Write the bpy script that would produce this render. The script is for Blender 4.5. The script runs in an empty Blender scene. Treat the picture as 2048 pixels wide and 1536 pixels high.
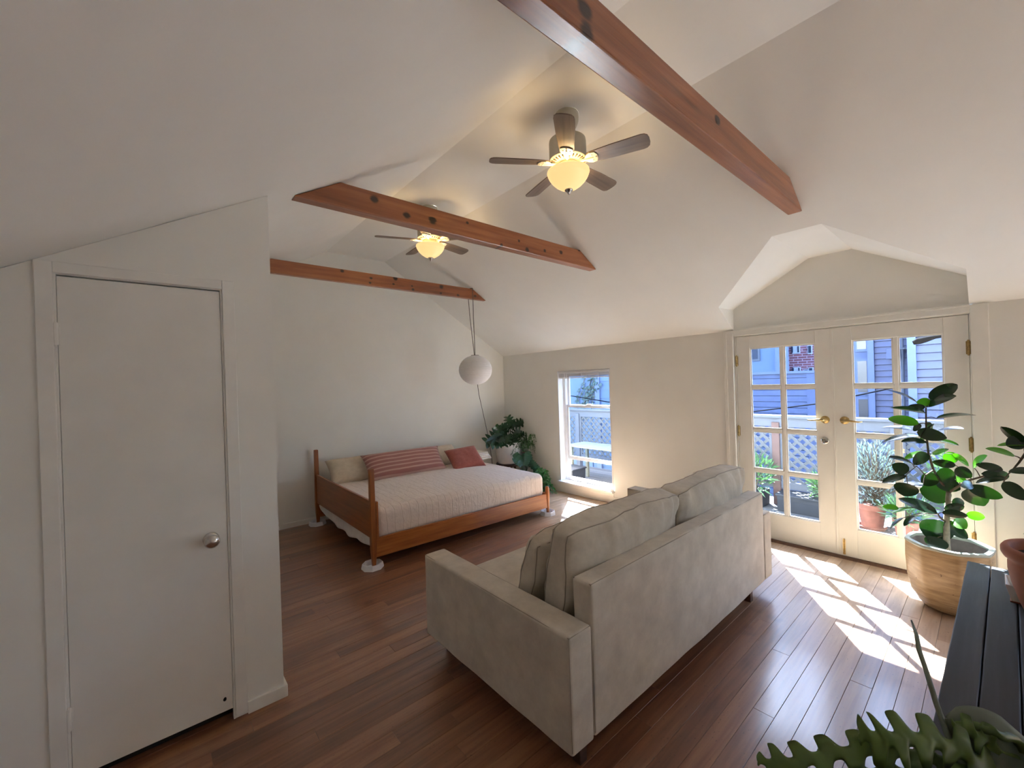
import bpy, math, random
from mathutils import Vector, Matrix, noise

# ------------------------------------------------------------------ camera, world, sun, exposure
C = bpy.context.scene.collection
SC = bpy.context.scene
F_PX, YAW, PITCH, ROLL, EYE = 833.54, 0.7116, -0.0014, -0.0323, Vector((0, 0, 1.62))

def cam_axes():
    cy, sy, cp, sp = math.cos(YAW), math.sin(YAW), math.cos(PITCH), math.sin(PITCH)
    f = Vector((sy*cp, cy*cp, sp)); r = Vector((cy, -sy, 0)); u = r.cross(f)
    cr, sr = math.cos(ROLL), math.sin(ROLL)
    return cr*r + sr*u, -sr*r + cr*u, f
AR, AU, AF = cam_axes()
cam = bpy.data.cameras.new('camera'); co = bpy.data.objects.new('camera', cam); C.objects.link(co)
cam.sensor_width = 36; cam.lens = F_PX/2048*36; cam.clip_start = 0.05; cam.clip_end = 300
co.matrix_world = Matrix(((AR.x, AU.x, -AF.x, 0), (AR.y, AU.y, -AF.y, 0), (AR.z, AU.z, -AF.z, EYE.z), (0, 0, 0, 1)))
SC.camera = co

def ray(u, v):
    return AF + AR*((u-1024)/F_PX) - AU*((v-768)/F_PX)
def at_x(u, v, x):
    d = ray(u, v); return EYE + d*(x/d.x)
def at_y(u, v, y):
    d = ray(u, v); return EYE + d*(y/d.y)
def at_z(u, v, z):
    d = ray(u, v); return EYE + d*((z-EYE.z)/d.z)

SUN_DIR = Vector((-0.81, -0.57, -1.0)).normalized()          # direction the light travels
w = bpy.data.worlds.new('sky'); SC.world = w; w.use_nodes = True
nt = w.node_tree; nt.nodes.clear()
sky = nt.nodes.new('ShaderNodeTexSky'); sky.sky_type = 'NISHITA'; sky.sun_disc = False
sky.sun_elevation = math.asin(-SUN_DIR.z); sky.sun_rotation = math.atan2(-SUN_DIR.x, -SUN_DIR.y)
sky.air_density = 1.0; sky.dust_density = 1.2; sky.ozone_density = 1.0
bg = nt.nodes.new('ShaderNodeBackground'); bg.inputs['Strength'].default_value = 2.2
wo = nt.nodes.new('ShaderNodeOutputWorld')
nt.links.new(sky.outputs[0], bg.inputs[0]); nt.links.new(bg.outputs[0], wo.inputs[0])
sl = bpy.data.lights.new('sun', 'SUN'); sl.energy = 80.0; sl.angle = math.radians(0.55); sl.color = (1.0, 0.95, 0.88)
so = bpy.data.objects.new('sun', sl); C.objects.link(so)
so.rotation_euler = SUN_DIR.to_track_quat('-Z', 'Y').to_euler(); so.location = (9, 7, 12)
LAMP_W = 3.6
SC.view_settings.view_transform = 'Standard'; SC.view_settings.look = 'None'
SC.view_settings.gamma = 1.0; SC.view_settings.use_curve_mapping = False
SC.view_settings.exposure = 0.6
SC.cycles.diffuse_bounces = 7; SC.cycles.max_bounces = 14; SC.cycles.transparent_max_bounces = 16
SC.cycles.sample_clamp_indirect = 8.0
SC.cycles.use_denoising = True

def portal(name, loc, sx, sy, direction):
    l = bpy.data.lights.new(name, 'AREA'); l.shape = 'RECTANGLE'; l.size = sx; l.size_y = sy
    l.cycles.is_portal = True
    o = bpy.data.objects.new(name, l); C.objects.link(o); o.location = loc
    o.rotation_euler = Vector(direction).to_track_quat('-Z', 'Z').to_euler()
portal('door_portal', (4.80, 0.93, 1.08), 1.7, 2.0, (-1, 0, 0))
portal('window_portal', (4.80, 3.765, 0.97), 0.95, 1.7, (-1, 0, 0))
portal('side_portal', (4.80, -1.45, 1.28), 1.7, 1.35, (-1, 0, 0))

# ------------------------------------------------------------------ helpers
def srgb(r, g, b):
    f = lambda c: (c/255/12.92) if c/255 <= 0.04045 else ((c/255+0.055)/1.055)**2.4
    return (f(r), f(g), f(b), 1)

class MB:
    def __init__(s): s.v = []; s.f = []
    def add(s, vs, fs):
        n = len(s.v); s.v += [tuple(p) for p in vs]; s.f += [tuple(i+n for i in q) for q in fs]; return s
    def box(s, x0, y0, z0, x1, y1, z1, M=None):
        vs = [Vector(p) for p in ((x0,y0,z0),(x1,y0,z0),(x1,y1,z0),(x0,y1,z0),(x0,y0,z1),(x1,y0,z1),(x1,y1,z1),(x0,y1,z1))]
        if M: vs = [M @ p for p in vs]
        return s.add(vs, [(0,3,2,1),(4,5,6,7),(0,1,5,4),(1,2,6,5),(2,3,7,6),(3,0,4,7)])
    def prism(s, poly, axis, a0, a1):
        def P(q, a):
            p, r = q
            return {'x': (a, p, r), 'y': (p, a, r), 'z': (p, r, a)}[axis]
        n = len(poly); vs = [P(q, a0) for q in poly] + [P(q, a1) for q in poly]
        fs = [tuple(range(n)), tuple(range(2*n-1, n-1, -1))] + [(i, n+i, n+(i+1) % n, (i+1) % n) for i in range(n)]
        return s.add(vs, fs)
    def tube(s, pts, r, n=8, caps=True):
        pts = [Vector(p) for p in pts]; m = len(pts)
        rs = r if isinstance(r, (list, tuple)) else [r]*m
        vs = []; t0 = None; ref = None
        for i, p in enumerate(pts):
            t = (pts[min(i+1, m-1)] - pts[max(i-1, 0)])
            t = t.normalized() if t.length > 1e-9 else Vector((0, 0, 1))
            if ref is None:
                ref = Vector((0, 0, 1)) if abs(t.z) < 0.9 else Vector((1, 0, 0))
            a = (ref - t*ref.dot(t)).normalized(); ref = a; b = t.cross(a)
            for k in range(n):
                q = 2*math.pi*k/n
                vs.append(p + (a*math.cos(q) + b*math.sin(q))*rs[i])
        fs = [(i*n+k, i*n+(k+1) % n, (i+1)*n+(k+1) % n, (i+1)*n+k) for i in range(m-1) for k in range(n)]
        if caps: fs += [tuple(range(n-1, -1, -1)), tuple(range((m-1)*n, m*n))]
        return s.add(vs, fs)
    def lathe(s, prof, n=32, c=(0, 0, 0), rad=None):
        vs = []; m = len(prof)
        for r, z in prof:
            for k in range(n):
                a = 2*math.pi*k/n; q = r*(rad(a, z) if rad else 1)
                vs.append((c[0]+q*math.cos(a), c[1]+q*math.sin(a), c[2]+z))
        fs = [(i*n+k, i*n+(k+1) % n, (i+1)*n+(k+1) % n, (i+1)*n+k) for i in range(m-1) for k in range(n)]
        if prof[0][0] > 1e-5 and False: pass
        return s.add(vs, fs)
    def disc(s, r, z, n=24, c=(0, 0, 0), rad=None):
        vs = [(c[0]+r*(rad(2*math.pi*k/n, z) if rad else 1)*math.cos(2*math.pi*k/n), c[1]+r*(rad(2*math.pi*k/n, z) if rad else 1)*math.sin(2*math.pi*k/n), c[2]+z) for k in range(n)]
        return s.add(vs, [tuple(range(n))])
    def grid(s, fn, nu, nv, cu=False):
        vs = [fn(i/(nu if cu else nu-1), j/(nv-1)) for j in range(nv) for i in range(nu)]
        fs = []
        for j in range(nv-1):
            for i in range(nu if cu else nu-1):
                i2 = (i+1) % nu
                fs.append((j*nu+i, j*nu+i2, (j+1)*nu+i2, (j+1)*nu+i))
        return s.add(vs, fs)

def mesh(name, mb, mat, smooth=False):
    me = bpy.data.meshes.new(name); me.from_pydata([tuple(p) for p in mb.v], [], mb.f); me.update()
    if mat: me.materials.append(mat)
    if smooth: me.polygons.foreach_set('use_smooth', [True]*len(me.polygons))
    return me

def obj(name, mb, mat, parent=None, smooth=False, bevel=0, seg=2, local=False, auto=None, fix=True):
    me = mesh(name, mb, mat, smooth or auto is not None)
    if fix:
        import bmesh
        bm = bmesh.new(); bm.from_mesh(me); bmesh.ops.recalc_face_normals(bm, faces=bm.faces); bm.to_mesh(me); bm.free()
    if auto is not None:
        me.set_sharp_from_angle(angle=math.radians(auto))
    o = bpy.data.objects.new(name, me); C.objects.link(o)
    if parent is not None:
        o.parent = parent
        if not local: o.matrix_parent_inverse = world_of(parent).inverted()
    if bevel:
        b = o.modifiers.new('bevel', 'BEVEL'); b.width = bevel; b.segments = seg; b.limit_method = 'ANGLE'; b.angle_limit = math.radians(40)
    return o

def world_of(o):
    m = Matrix.Translation(o.location) @ o.rotation_euler.to_matrix().to_4x4()
    if o.parent: m = world_of(o.parent) @ o.matrix_parent_inverse @ m
    return m

def thing(name, label, cat, loc=(0, 0, 0), rz=0, group=None):
    o = bpy.data.objects.new(name, None); C.objects.link(o); o.location = loc; o.rotation_euler = (0, 0, rz)
    o.empty_display_size = 0.05
    return tag(o, label, cat, group)
def tag(o, label, cat, group=None, kind=None):
    o['label'] = label; o['category'] = cat
    if group: o['group'] = group
    if kind: o['kind'] = kind
    return o
def struct(name, mb, mat, parent=None, **k):
    o = obj(name, mb, mat, parent, **k)
    if parent is None: o['kind'] = 'structure'
    return o
def sroot(name, loc=(0, 0, 0)):
    o = bpy.data.objects.new(name, None); C.objects.link(o); o.location = loc; o['kind'] = 'structure'; o.empty_display_size = .05
    return o
def copy_tree(o, parent=None):
    c = o.copy(); C.objects.link(c)
    if parent is not None: c.parent = parent
    for ch in [x for x in bpy.data.objects if x.parent == o and x.name in C.objects]:
        copy_tree(ch, c)
    return c

# ------------------------------------------------------------------ materials
def newmat(name):
    m = bpy.data.materials.new(name); m.use_nodes = True
    b = m.node_tree.nodes['Principled BSDF']
    return m, m.node_tree, b
def node(t, kind, **k):
    n = t.nodes.new(kind)
    for a, v in k.items():
        if a in n.inputs: n.inputs[a].default_value = v
        else: setattr(n, a, v)
    return n
def coords(t, scale=(1, 1, 1), rand=True):
    tc = node(t, 'ShaderNodeTexCoord'); out = tc.outputs['Object']
    if rand:
        oi = node(t, 'ShaderNodeObjectInfo'); mu = node(t, 'ShaderNodeMath', operation='MULTIPLY'); mu.inputs[1].default_value = 37.0
        t.links.new(oi.outputs['Random'], mu.inputs[0])
        ad = node(t, 'ShaderNodeVectorMath', operation='ADD'); t.links.new(out, ad.inputs[0]); t.links.new(mu.outputs[0], ad.inputs[1]); out = ad.outputs[0]
    mp = node(t, 'ShaderNodeMapping'); mp.inputs['Scale'].default_value = scale; t.links.new(out, mp.inputs[0])
    return mp.outputs[0]
def ramp(t, fac, stops):
    r = node(t, 'ShaderNodeValToRGB'); e = r.color_ramp.elements
    while len(e) < len(stops): e.new(0.5)
    for el, (p, c) in zip(e, stops): el.position = p; el.color = c
    t.links.new(fac, r.inputs[0]); return r.outputs[0]
def bump(t, b, h, strength=.2, dist=.01):
    n = node(t, 'ShaderNodeBump'); n.inputs['Strength'].default_value = strength; n.inputs['Distance'].default_value = dist
    t.links.new(h, n.inputs['Height']); t.links.new(n.outputs[0], b.inputs['Normal'])
def plain(name, col, rough=.6, metal=0, var=.12, scale=12, bmp=0, spec=.5, rand=True, coat=0):
    m, t, b = newmat(name); b.inputs['Roughness'].default_value = rough; b.inputs['Metallic'].default_value = metal
    b.inputs['Specular IOR Level'].default_value = spec; b.inputs['Coat Weight'].default_value = coat
    v = coords(t, rand=rand); n = node(t, 'ShaderNodeTexNoise', Scale=scale, Detail=5.0); t.links.new(v, n.inputs['Vector'])
    d = tuple(max(0, c*(1-var)) for c in col[:3])+(1,); e = tuple(min(1, c*(1+var)) for c in col[:3])+(1,)
    t.links.new(ramp(t, n.outputs['Fac'], [(.3, d), (.7, e)]), b.inputs['Base Color'])
    if bmp: bump(t, b, n.outputs['Fac'], bmp, .004)
    return m
def mix(t, fac, a, b, mode='MIX'):
    n = node(t, 'ShaderNodeMix', data_type='RGBA', blend_type=mode)
    if isinstance(fac, float): n.inputs[0].default_value = fac
    else: t.links.new(fac, n.inputs[0])
    for i, x in ((6, a), (7, b)):
        if isinstance(x, tuple): n.inputs[i].default_value = x
        else: t.links.new(x, n.inputs[i])
    return n.outputs[2]
def math_(t, op, a, b=None, c=None):
    n = node(t, 'ShaderNodeMath', operation=op)
    for i, x in enumerate((a, b, c)):
        if x is None: continue
        if isinstance(x, (int, float)): n.inputs[i].default_value = x
        else: t.links.new(x, n.inputs[i])
    return n.outputs[0]
def sstep(t, x, lo, hi):
    n = node(t, 'ShaderNodeMapRange', interpolation_type='SMOOTHSTEP'); n.inputs[1].default_value = lo; n.inputs[2].default_value = hi
    t.links.new(x, n.inputs[0]); return n.outputs[0]

def wood(name, dark, mid, light, axis=0, rough=.4, fine=60, knots=(), coat=0, bmp=.15, rand=True, spread=.25, knot_axes=(0, 2)):
    m, t, b = newmat(name); b.inputs['Roughness'].default_value = rough; b.inputs['Coat Weight'].default_value = coat; b.inputs['Coat Roughness'].default_value = .25
    sc = [1.0, 1.0, 1.0]; sc[axis] = .06
    v = coords(t, tuple(sc), rand)
    n = node(t, 'ShaderNodeTexNoise', Scale=float(fine), Detail=4.0, Distortion=.6); t.links.new(v, n.inputs['Vector'])
    n2 = node(t, 'ShaderNodeTexNoise', Scale=fine*.22, Detail=3.0, Distortion=1.2); t.links.new(v, n2.inputs['Vector'])
    h = math_(t, 'ADD', math_(t, 'MULTIPLY', n.outputs['Fac'], .45), math_(t, 'MULTIPLY', n2.outputs['Fac'], .55))
    if rand:
        oi = node(t, 'ShaderNodeObjectInfo')
        h = math_(t, 'ADD', h, math_(t, 'MULTIPLY', math_(t, 'SUBTRACT', oi.outputs['Random'], .5), spread))
    col = ramp(t, h, [(.28, dark), (.5, mid), (.72, light)])
    if knots:
        tc = node(t, 'ShaderNodeTexCoord'); sx = node(t, 'ShaderNodeSeparateXYZ'); t.links.new(tc.outputs['Object'], sx.inputs[0])
        tot = None
        for kx, kz, kr in knots:
            a = math_(t, 'MULTIPLY', math_(t, 'SUBTRACT', sx.outputs[knot_axes[0]], kx), .8); c = math_(t, 'SUBTRACT', sx.outputs[knot_axes[1]], kz)
            d = math_(t, 'SQRT', math_(t, 'ADD', math_(t, 'MULTIPLY', a, a), math_(t, 'MULTIPLY', c, c)))
            d = math_(t, 'ADD', d, math_(t, 'MULTIPLY', math_(t, 'SUBTRACT', n.outputs['Fac'], .5), kr*1.2))
            k = math_(t, 'SUBTRACT', 1.0, sstep(t, d, kr*.55, kr*1.25))
            tot = k if tot is None else math_(t, 'MAXIMUM', tot, k)
        col = mix(t, tot, col, tuple(c*.25 for c in dark[:3])+(1,))
    t.links.new(col, b.inputs['Base Color'])
    if bmp: bump(t, b, n.outputs['Fac'], bmp, .002)
    return m

def glassmat(name, tint):
    m = bpy.data.materials.new(name); m.use_nodes = True; t = m.node_tree; t.nodes.clear()
    tr = node(t, 'ShaderNodeBsdfTransparent'); tr.inputs[0].default_value = tint
    gl = node(t, 'ShaderNodeBsdfGlossy'); gl.inputs['Roughness'].default_value = .02
    g = node(t, 'ShaderNodeNewGeometry'); dt = node(t, 'ShaderNodeVectorMath', operation='DOT_PRODUCT')
    t.links.new(g.outputs['Normal'], dt.inputs[0]); t.links.new(g.outputs['Incoming'], dt.inputs[1])
    fr = math_(t, 'MULTIPLY_ADD', math_(t, 'POWER', math_(t, 'SUBTRACT', 1.0, math_(t, 'ABSOLUTE', dt.outputs['Value'])), 5.0), .92, .03)
    mx = node(t, 'ShaderNodeMixShader'); out = node(t, 'ShaderNodeOutputMaterial')
    t.links.new(fr, mx.inputs[0]); t.links.new(tr.outputs[0], mx.inputs[1]); t.links.new(gl.outputs[0], mx.inputs[2]); t.links.new(mx.outputs[0], out.inputs[0])
    return m

M = {}
M['wall'] = plain('wall_paint', (.845, .845, .80, 1), .75, var=.02, scale=3, bmp=.04, rand=False)
M['ceil'] = plain('ceiling_paint', (.87, .872, .84, 1), .8, var=.015, scale=3, rand=False)
M['trim'] = plain('trim_paint', (.83, .828, .785, 1), .4, var=.03, scale=8, rand=False)
M['doorpaint'] = plain('door_paint', (.82, .815, .77, 1), .38, var=.03, scale=5, rand=False)
M['white'] = plain('white_vinyl', (.84, .85, .86, 1), .35, var=.02)
M['dark'] = plain('dark_void', (.01, .009, .008, 1), .9)
M['glass'] = glassmat('pane_glass', (.80, .88, .97, 1))
M['brass'] = plain('old_brass', (.42, .30, .13, 1), .28, metal=1, var=.3, scale=60)
M['steel'] = plain('brushed_nickel', (.62, .60, .57, 1), .22, metal=1, var=.06, scale=40)
BEAM = (srgb(98, 56, 30), srgb(150, 88, 50), srgb(178, 114, 70))
M['bedwood'] = wood('bed_wood', srgb(118, 62, 22), srgb(160, 92, 38), srgb(184, 114, 54), 0, .38, 45, coat=.2, rand=False)
M['bedwoody'] = wood('bed_wood_cross', srgb(112, 58, 24), srgb(150, 84, 38), srgb(172, 104, 52), 1, .38, 45, coat=.2, rand=False)
M['bedwoodz'] = wood('bed_wood_post', srgb(112, 58, 22), srgb(152, 86, 36), srgb(178, 108, 50), 2, .38, 45, coat=.2, rand=False)

def floor_mat():
    m, t, b = newmat('fir_floor'); b.inputs['Coat Weight'].default_value = .8; b.inputs['Coat Roughness'].default_value = .2
    v = coords(t, (.06, 1, 1), True)
    n = node(t, 'ShaderNodeTexNoise', Scale=55.0, Detail=4.0, Distortion=.6); t.links.new(v, n.inputs['Vector'])
    n2 = node(t, 'ShaderNodeTexNoise', Scale=10.0, Detail=3.0, Distortion=1.0); t.links.new(v, n2.inputs['Vector'])
    oi = node(t, 'ShaderNodeObjectInfo')
    h = math_(t, 'ADD', math_(t, 'MULTIPLY', n.outputs['Fac'], .4), math_(t, 'MULTIPLY', n2.outputs['Fac'], .6))
    h = math_(t, 'ADD', h, math_(t, 'MULTIPLY', math_(t, 'SUBTRACT', oi.outputs['Random'], .5), .22))
    brown = ramp(t, h, [(.25, srgb(92, 58, 40)), (.5, srgb(128, 84, 58)), (.75, srgb(156, 110, 78))])
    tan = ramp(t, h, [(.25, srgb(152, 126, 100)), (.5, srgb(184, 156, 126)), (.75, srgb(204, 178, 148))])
    tc = node(t, 'ShaderNodeTexCoord'); g = node(t, 'ShaderNodeNewGeometry')
    sx = node(t, 'ShaderNodeSeparateXYZ'); t.links.new(g.outputs['Position'], sx.inputs[0])
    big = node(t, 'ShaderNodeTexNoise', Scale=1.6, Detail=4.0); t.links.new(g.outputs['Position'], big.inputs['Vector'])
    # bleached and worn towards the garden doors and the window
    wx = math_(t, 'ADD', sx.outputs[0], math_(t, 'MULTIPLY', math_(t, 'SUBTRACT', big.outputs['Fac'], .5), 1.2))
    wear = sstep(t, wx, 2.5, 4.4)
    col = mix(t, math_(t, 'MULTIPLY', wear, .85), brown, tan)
    st = node(t, 'ShaderNodeTexNoise', Scale=2.3, Detail=3.0); t.links.new(g.outputs['Position'], st.inputs['Vector'])
    col = mix(t, math_(t, 'MULTIPLY', sstep(t, st.outputs['Fac'], .6, .72), .45), col, srgb(62, 40, 30))
    pit = node(t, 'ShaderNodeTexNoise', Scale=120.0, Detail=2.0); pm = node(t, 'ShaderNodeMapping'); pm.inputs['Scale'].default_value = (.45, 1, 1)
    t.links.new(g.outputs['Position'], pm.inputs[0]); t.links.new(pm.outputs[0], pit.inputs['Vector'])
    col = mix(t, math_(t, 'MULTIPLY', sstep(t, pit.outputs['Fac'], .66, .72), .55), col, srgb(60, 42, 32))
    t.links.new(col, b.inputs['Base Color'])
    ro = math_(t, 'ADD', .30, math_(t, 'MULTIPLY', n2.outputs['Fac'], .18)); t.links.new(ro, b.inputs['Roughness'])
    bump(t, b, n.outputs['Fac'], .08, .001)
    return m
M['floor'] = floor_mat()

def fabric(name, c1, c2, scale=9, fine=420, rough=.95, sheen=.3, bmp=.12):
    m, t, b = newmat(name); b.inputs['Roughness'].default_value = rough; b.inputs['Sheen Weight'].default_value = sheen; b.inputs['Sheen Roughness'].default_value = .5
    b.inputs['Specular IOR Level'].default_value = .15
    v = coords(t, rand=True)
    n = node(t, 'ShaderNodeTexNoise', Scale=float(scale), Detail=7.0, Roughness=.65); t.links.new(v, n.inputs['Vector'])
    t.links.new(ramp(t, n.outputs['Fac'], [(.33, c1), (.67, c2)]), b.inputs['Base Color'])
    f = node(t, 'ShaderNodeTexNoise', Scale=float(fine), Detail=2.0); t.links.new(v, f.inputs['Vector'])
    bump(t, b, f.outputs['Fac'], bmp, .002)
    return m
M['sofa'] = fabric('sofa_suede', srgb(182, 173, 158), srgb(206, 197, 181), 7, 300)
M['sofadark'] = fabric('sofa_seam', srgb(140, 131, 117), srgb(154, 145, 130), 7, 300)
M['sofacush'] = fabric('sofa_cushion_suede', srgb(176, 167, 151), srgb(204, 195, 178), 6, 13, bmp=.55)
for n_ in M['sofacush'].node_tree.nodes:
    if n_.type == 'BUMP': n_.inputs['Distance'].default_value = .014
M['beige'] = fabric('beige_linen', srgb(196, 182, 160), srgb(212, 198, 176), 20, 500)
M['rust'] = fabric('rust_linen', srgb(140, 76, 66), srgb(160, 92, 80), 26, 500)
M['sheet'] = fabric('white_sheet', srgb(214, 208, 200), srgb(230, 226, 220), 10, 400)
M['paper'] = plain('rice_paper', (.86, .86, .87, 1), .85, var=.02, scale=20)

def stripe_mat():
    m, t, b = newmat('striped_linen'); b.inputs['Roughness'].default_value = .95; b.inputs['Sheen Weight'].default_value = .3; b.inputs['Specular IOR Level'].default_value = .15
    tc = node(t, 'ShaderNodeTexCoord'); sx = node(t, 'ShaderNodeSeparateXYZ'); t.links.new(tc.outputs['Object'], sx.inputs[0])
    f = math_(t, 'FRACT', math_(t, 'MULTIPLY', sx.outputs[1], 19.0))
    k = math_(t, 'MULTIPLY', sstep(t, f, .52, .58), math_(t, 'SUBTRACT', 1.0, sstep(t, f, .86, .92)))
    n = node(t, 'ShaderNodeTexNoise', Scale=300.0); t.links.new(tc.outputs['Object'], n.inputs['Vector'])
    col = mix(t, math_(t, 'MULTIPLY', k, .75), srgb(156, 106, 98), srgb(206, 170, 154))
    t.links.new(col, b.inputs['Base Color']); bump(t, b, n.outputs['Fac'], .1, .002)
    return m
M['stripe'] = stripe_mat()
def quilt_mat():
    m, t, b = newmat('quilted_cotton'); b.inputs['Roughness'].default_value = .92; b.inputs['Sheen Weight'].default_value = .2; b.inputs['Specular IOR Level'].default_value = .2
    tc = node(t, 'ShaderNodeTexCoord'); sx = node(t, 'ShaderNodeSeparateXYZ'); t.links.new(tc.outputs['Object'], sx.inputs[0])
    wob = node(t, 'ShaderNodeTexNoise', Scale=5.0, Detail=2.0); t.links.new(tc.outputs['Object'], wob.inputs['Vector'])
    f = math_(t, 'FRACT', math_(t, 'MULTIPLY', math_(t, 'ADD', sx.outputs[0], math_(t, 'MULTIPLY', wob.outputs['Fac'], .07)), 13.0))
    line = math_(t, 'ABSOLUTE', math_(t, 'SUBTRACT', f, .5))
    groove = sstep(t, line, .0, .10)
    n = node(t, 'ShaderNodeTexNoise', Scale=26.0, Detail=5.0); t.links.new(tc.outputs['Object'], n.inputs['Vector'])
    col = mix(t, groove, srgb(221, 206, 193), srgb(229, 215, 203))
    t.links.new(col, b.inputs['Base Color'])
    h = math_(t, 'ADD', math_(t, 'MULTIPLY', groove, .35), math_(t, 'MULTIPLY', n.outputs['Fac'], 1.3))
    bump(t, b, h, .6, .010)
    return m
M['quilt'] = quilt_mat()

def leafmat(name, top, trans, rough=.28, tw=.35):
    m, t, b = newmat(name); b.inputs['Roughness'].default_value = rough; b.inputs['Specular IOR Level'].default_value = .6
    v = coords(t); n = node(t, 'ShaderNodeTexNoise', Scale=9.0, Detail=4.0); t.links.new(v, n.inputs['Vector'])
    t.links.new(ramp(t, n.outputs['Fac'], [(.3, tuple(c*.75 for c in top[:3])+(1,)), (.7, tuple(c*1.25 for c in top[:3])+(1,))]), b.inputs['Base Color'])
    tl = node(t, 'ShaderNodeBsdfTranslucent'); tl.inputs[0].default_value = trans
    mx = node(t, 'ShaderNodeMixShader'); mx.inputs[0].default_value = tw
    out = [x for x in t.nodes if x.type == 'OUTPUT_MATERIAL'][0]
    t.links.new(b.outputs[0], mx.inputs[1]); t.links.new(tl.outputs[0], mx.inputs[2]); t.links.new(mx.outputs[0], out.inputs[0])
    return m
M['ficus'] = leafmat('ficus_leaf', srgb(26, 48, 32), srgb(50, 110, 14), .24, .035)
M['ficuslime'] = leafmat('young_ficus_leaf', srgb(70, 116, 34), srgb(90, 200, 16), .25, .22)  # yellower green than the other leaves, more translucent
M['philo'] = leafmat('philodendron_leaf', srgb(22, 54, 30), srgb(50, 110, 26), .3, .18)
M['monst'] = leafmat('monstera_leaf', srgb(40, 78, 52), srgb(70, 130, 40), .3, .2)
M['fern'] = leafmat('fern_frond', srgb(52, 92, 50), srgb(80, 140, 50), .5, .3)
M['pothos'] = leafmat('trailing_leaf', srgb(58, 104, 66), srgb(90, 160, 60), .35, .3)
M['cactus'] = leafmat('cactus_stem', srgb(78, 104, 40), srgb(70, 95, 24), .4, .12)
M['cactusgrey'] = leafmat('grey_green_pad', srgb(86, 98, 82), srgb(60, 80, 40), .5, .06)
M['lavender'] = leafmat('lavender_leaf', srgb(104, 118, 112), srgb(90, 120, 90), .6, .12)
M['garden'] = leafmat('garden_leaf', srgb(74, 108, 66), srgb(90, 150, 50), .5, .2)
M['tree'] = leafmat('tree_leaf', srgb(92, 116, 84), srgb(110, 150, 70), .5, .2)
M['black'] = plain('black_cable', srgb(8, 8, 10), .9, spec=.03)
M['bark'] = plain('grey_bark', srgb(24, 21, 19), .95, var=.4, scale=30, bmp=.5, spec=.03)
M['farwhite'] = plain('far_white_frame', srgb(150, 152, 162), .7)
M['vineleaf'] = leafmat('dark_vine_leaf', srgb(40, 60, 52), srgb(60, 100, 60), .5, .05)
M['stem'] = plain('plant_stem', srgb(84, 70, 52), .7, var=.3, scale=40)
M['trunk'] = plain('pale_trunk', srgb(150, 140, 118), .8, var=.25, scale=50, bmp=.3)
M['soil'] = plain('soil', srgb(52, 42, 36), .95, var=.4, scale=60, bmp=.6)
M['terracotta'] = plain('terracotta', srgb(150, 88, 62), .75, var=.12, scale=14, bmp=.1)
M['terraout'] = plain('weathered_terracotta', srgb(132, 80, 62), .85, var=.2, scale=18, bmp=.15)
M['whiteclay'] = plain('white_glazed_clay', (.78, .76, .72, 1), .4, var=.05, scale=9)
M['charred'] = wood('dark_stained_plank', srgb(22, 24, 28), srgb(38, 41, 47), srgb(58, 61, 67), 0, .55, 38, bmp=.8, spread=.1)
M['darkwood'] = wood('dark_walnut', srgb(50, 30, 20), srgb(76, 48, 32), srgb(98, 64, 42), 0, .45, 40)
M['blade'] = wood('fan_blade_wood', srgb(96, 80, 68), srgb(122, 104, 90), srgb(142, 124, 108), 0, .45, 45, rand=False)
M['fanwhite'] = plain('cream_enamel', (.52, .49, .40, 1), .4, var=.03)
M['cord'] = plain('grey_cord', srgb(88, 84, 80), .8)
M['cup'] = plain('white_plastic', (.78, .79, .82, 1), .4, var=.03)
def ceramic():
    m, t, b = newmat('speckled_stoneware'); b.inputs['Roughness'].default_value = .3
    v = coords(t, (1, 1, 7), False); n = node(t, 'ShaderNodeTexNoise', Scale=9.0, Detail=6.0); t.links.new(v, n.inputs['Vector'])
    v2 = coords(t, (1, 1, 1), False); s = node(t, 'ShaderNodeTexNoise', Scale=38.0, Detail=3.0); t.links.new(v2, s.inputs['Vector'])
    col = ramp(t, n.outputs['Fac'], [(.3, srgb(158, 132, 96)), (.7, srgb(196, 170, 130))])
    col = mix(t, sstep(t, s.outputs['Fac'], .70, .74), col, srgb(90, 64, 40))
    t.links.new(col, b.inputs['Base Color']); bump(t, b, n.outputs['Fac'], .15, .003)
    return m
M['ceramic'] = ceramic()
M['rim'] = plain('pale_green_glaze', srgb(178, 188, 176), .22, var=.08)
M['siding'] = plain('lavender_grey_siding', srgb(84, 85, 106), .7, var=.06)
M['sidingtrim'] = plain('pale_blue_trim', srgb(84, 94, 122), .6, var=.05)
M['bluewall'] = plain('weathered_blue_board', srgb(84, 92, 120), .8, var=.12, scale=5)
M['stucco'] = plain('pale_stucco', srgb(84, 98, 122), .9, var=.04, scale=2)
M['rail'] = plain('pale_grey_railing', srgb(76, 78, 86), .7, var=.06)
M['lattice'] = plain('grey_lattice', srgb(74, 75, 78), .8, var=.08)
M['postred'] = plain('reddish_post', srgb(84, 62, 56), .8, var=.15)
M['deckwood'] = wood('grey_deck_board', srgb(52, 51, 52), srgb(68, 67, 68), srgb(82, 81, 80), 1, .8, 40)
M['planter'] = plain('black_trough', srgb(28, 30, 36), .6, var=.2)
M['palewood'] = wood('pale_outdoor_plank', srgb(84, 84, 74), srgb(100, 100, 90), srgb(112, 112, 102), 1, .7, 40)
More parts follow.
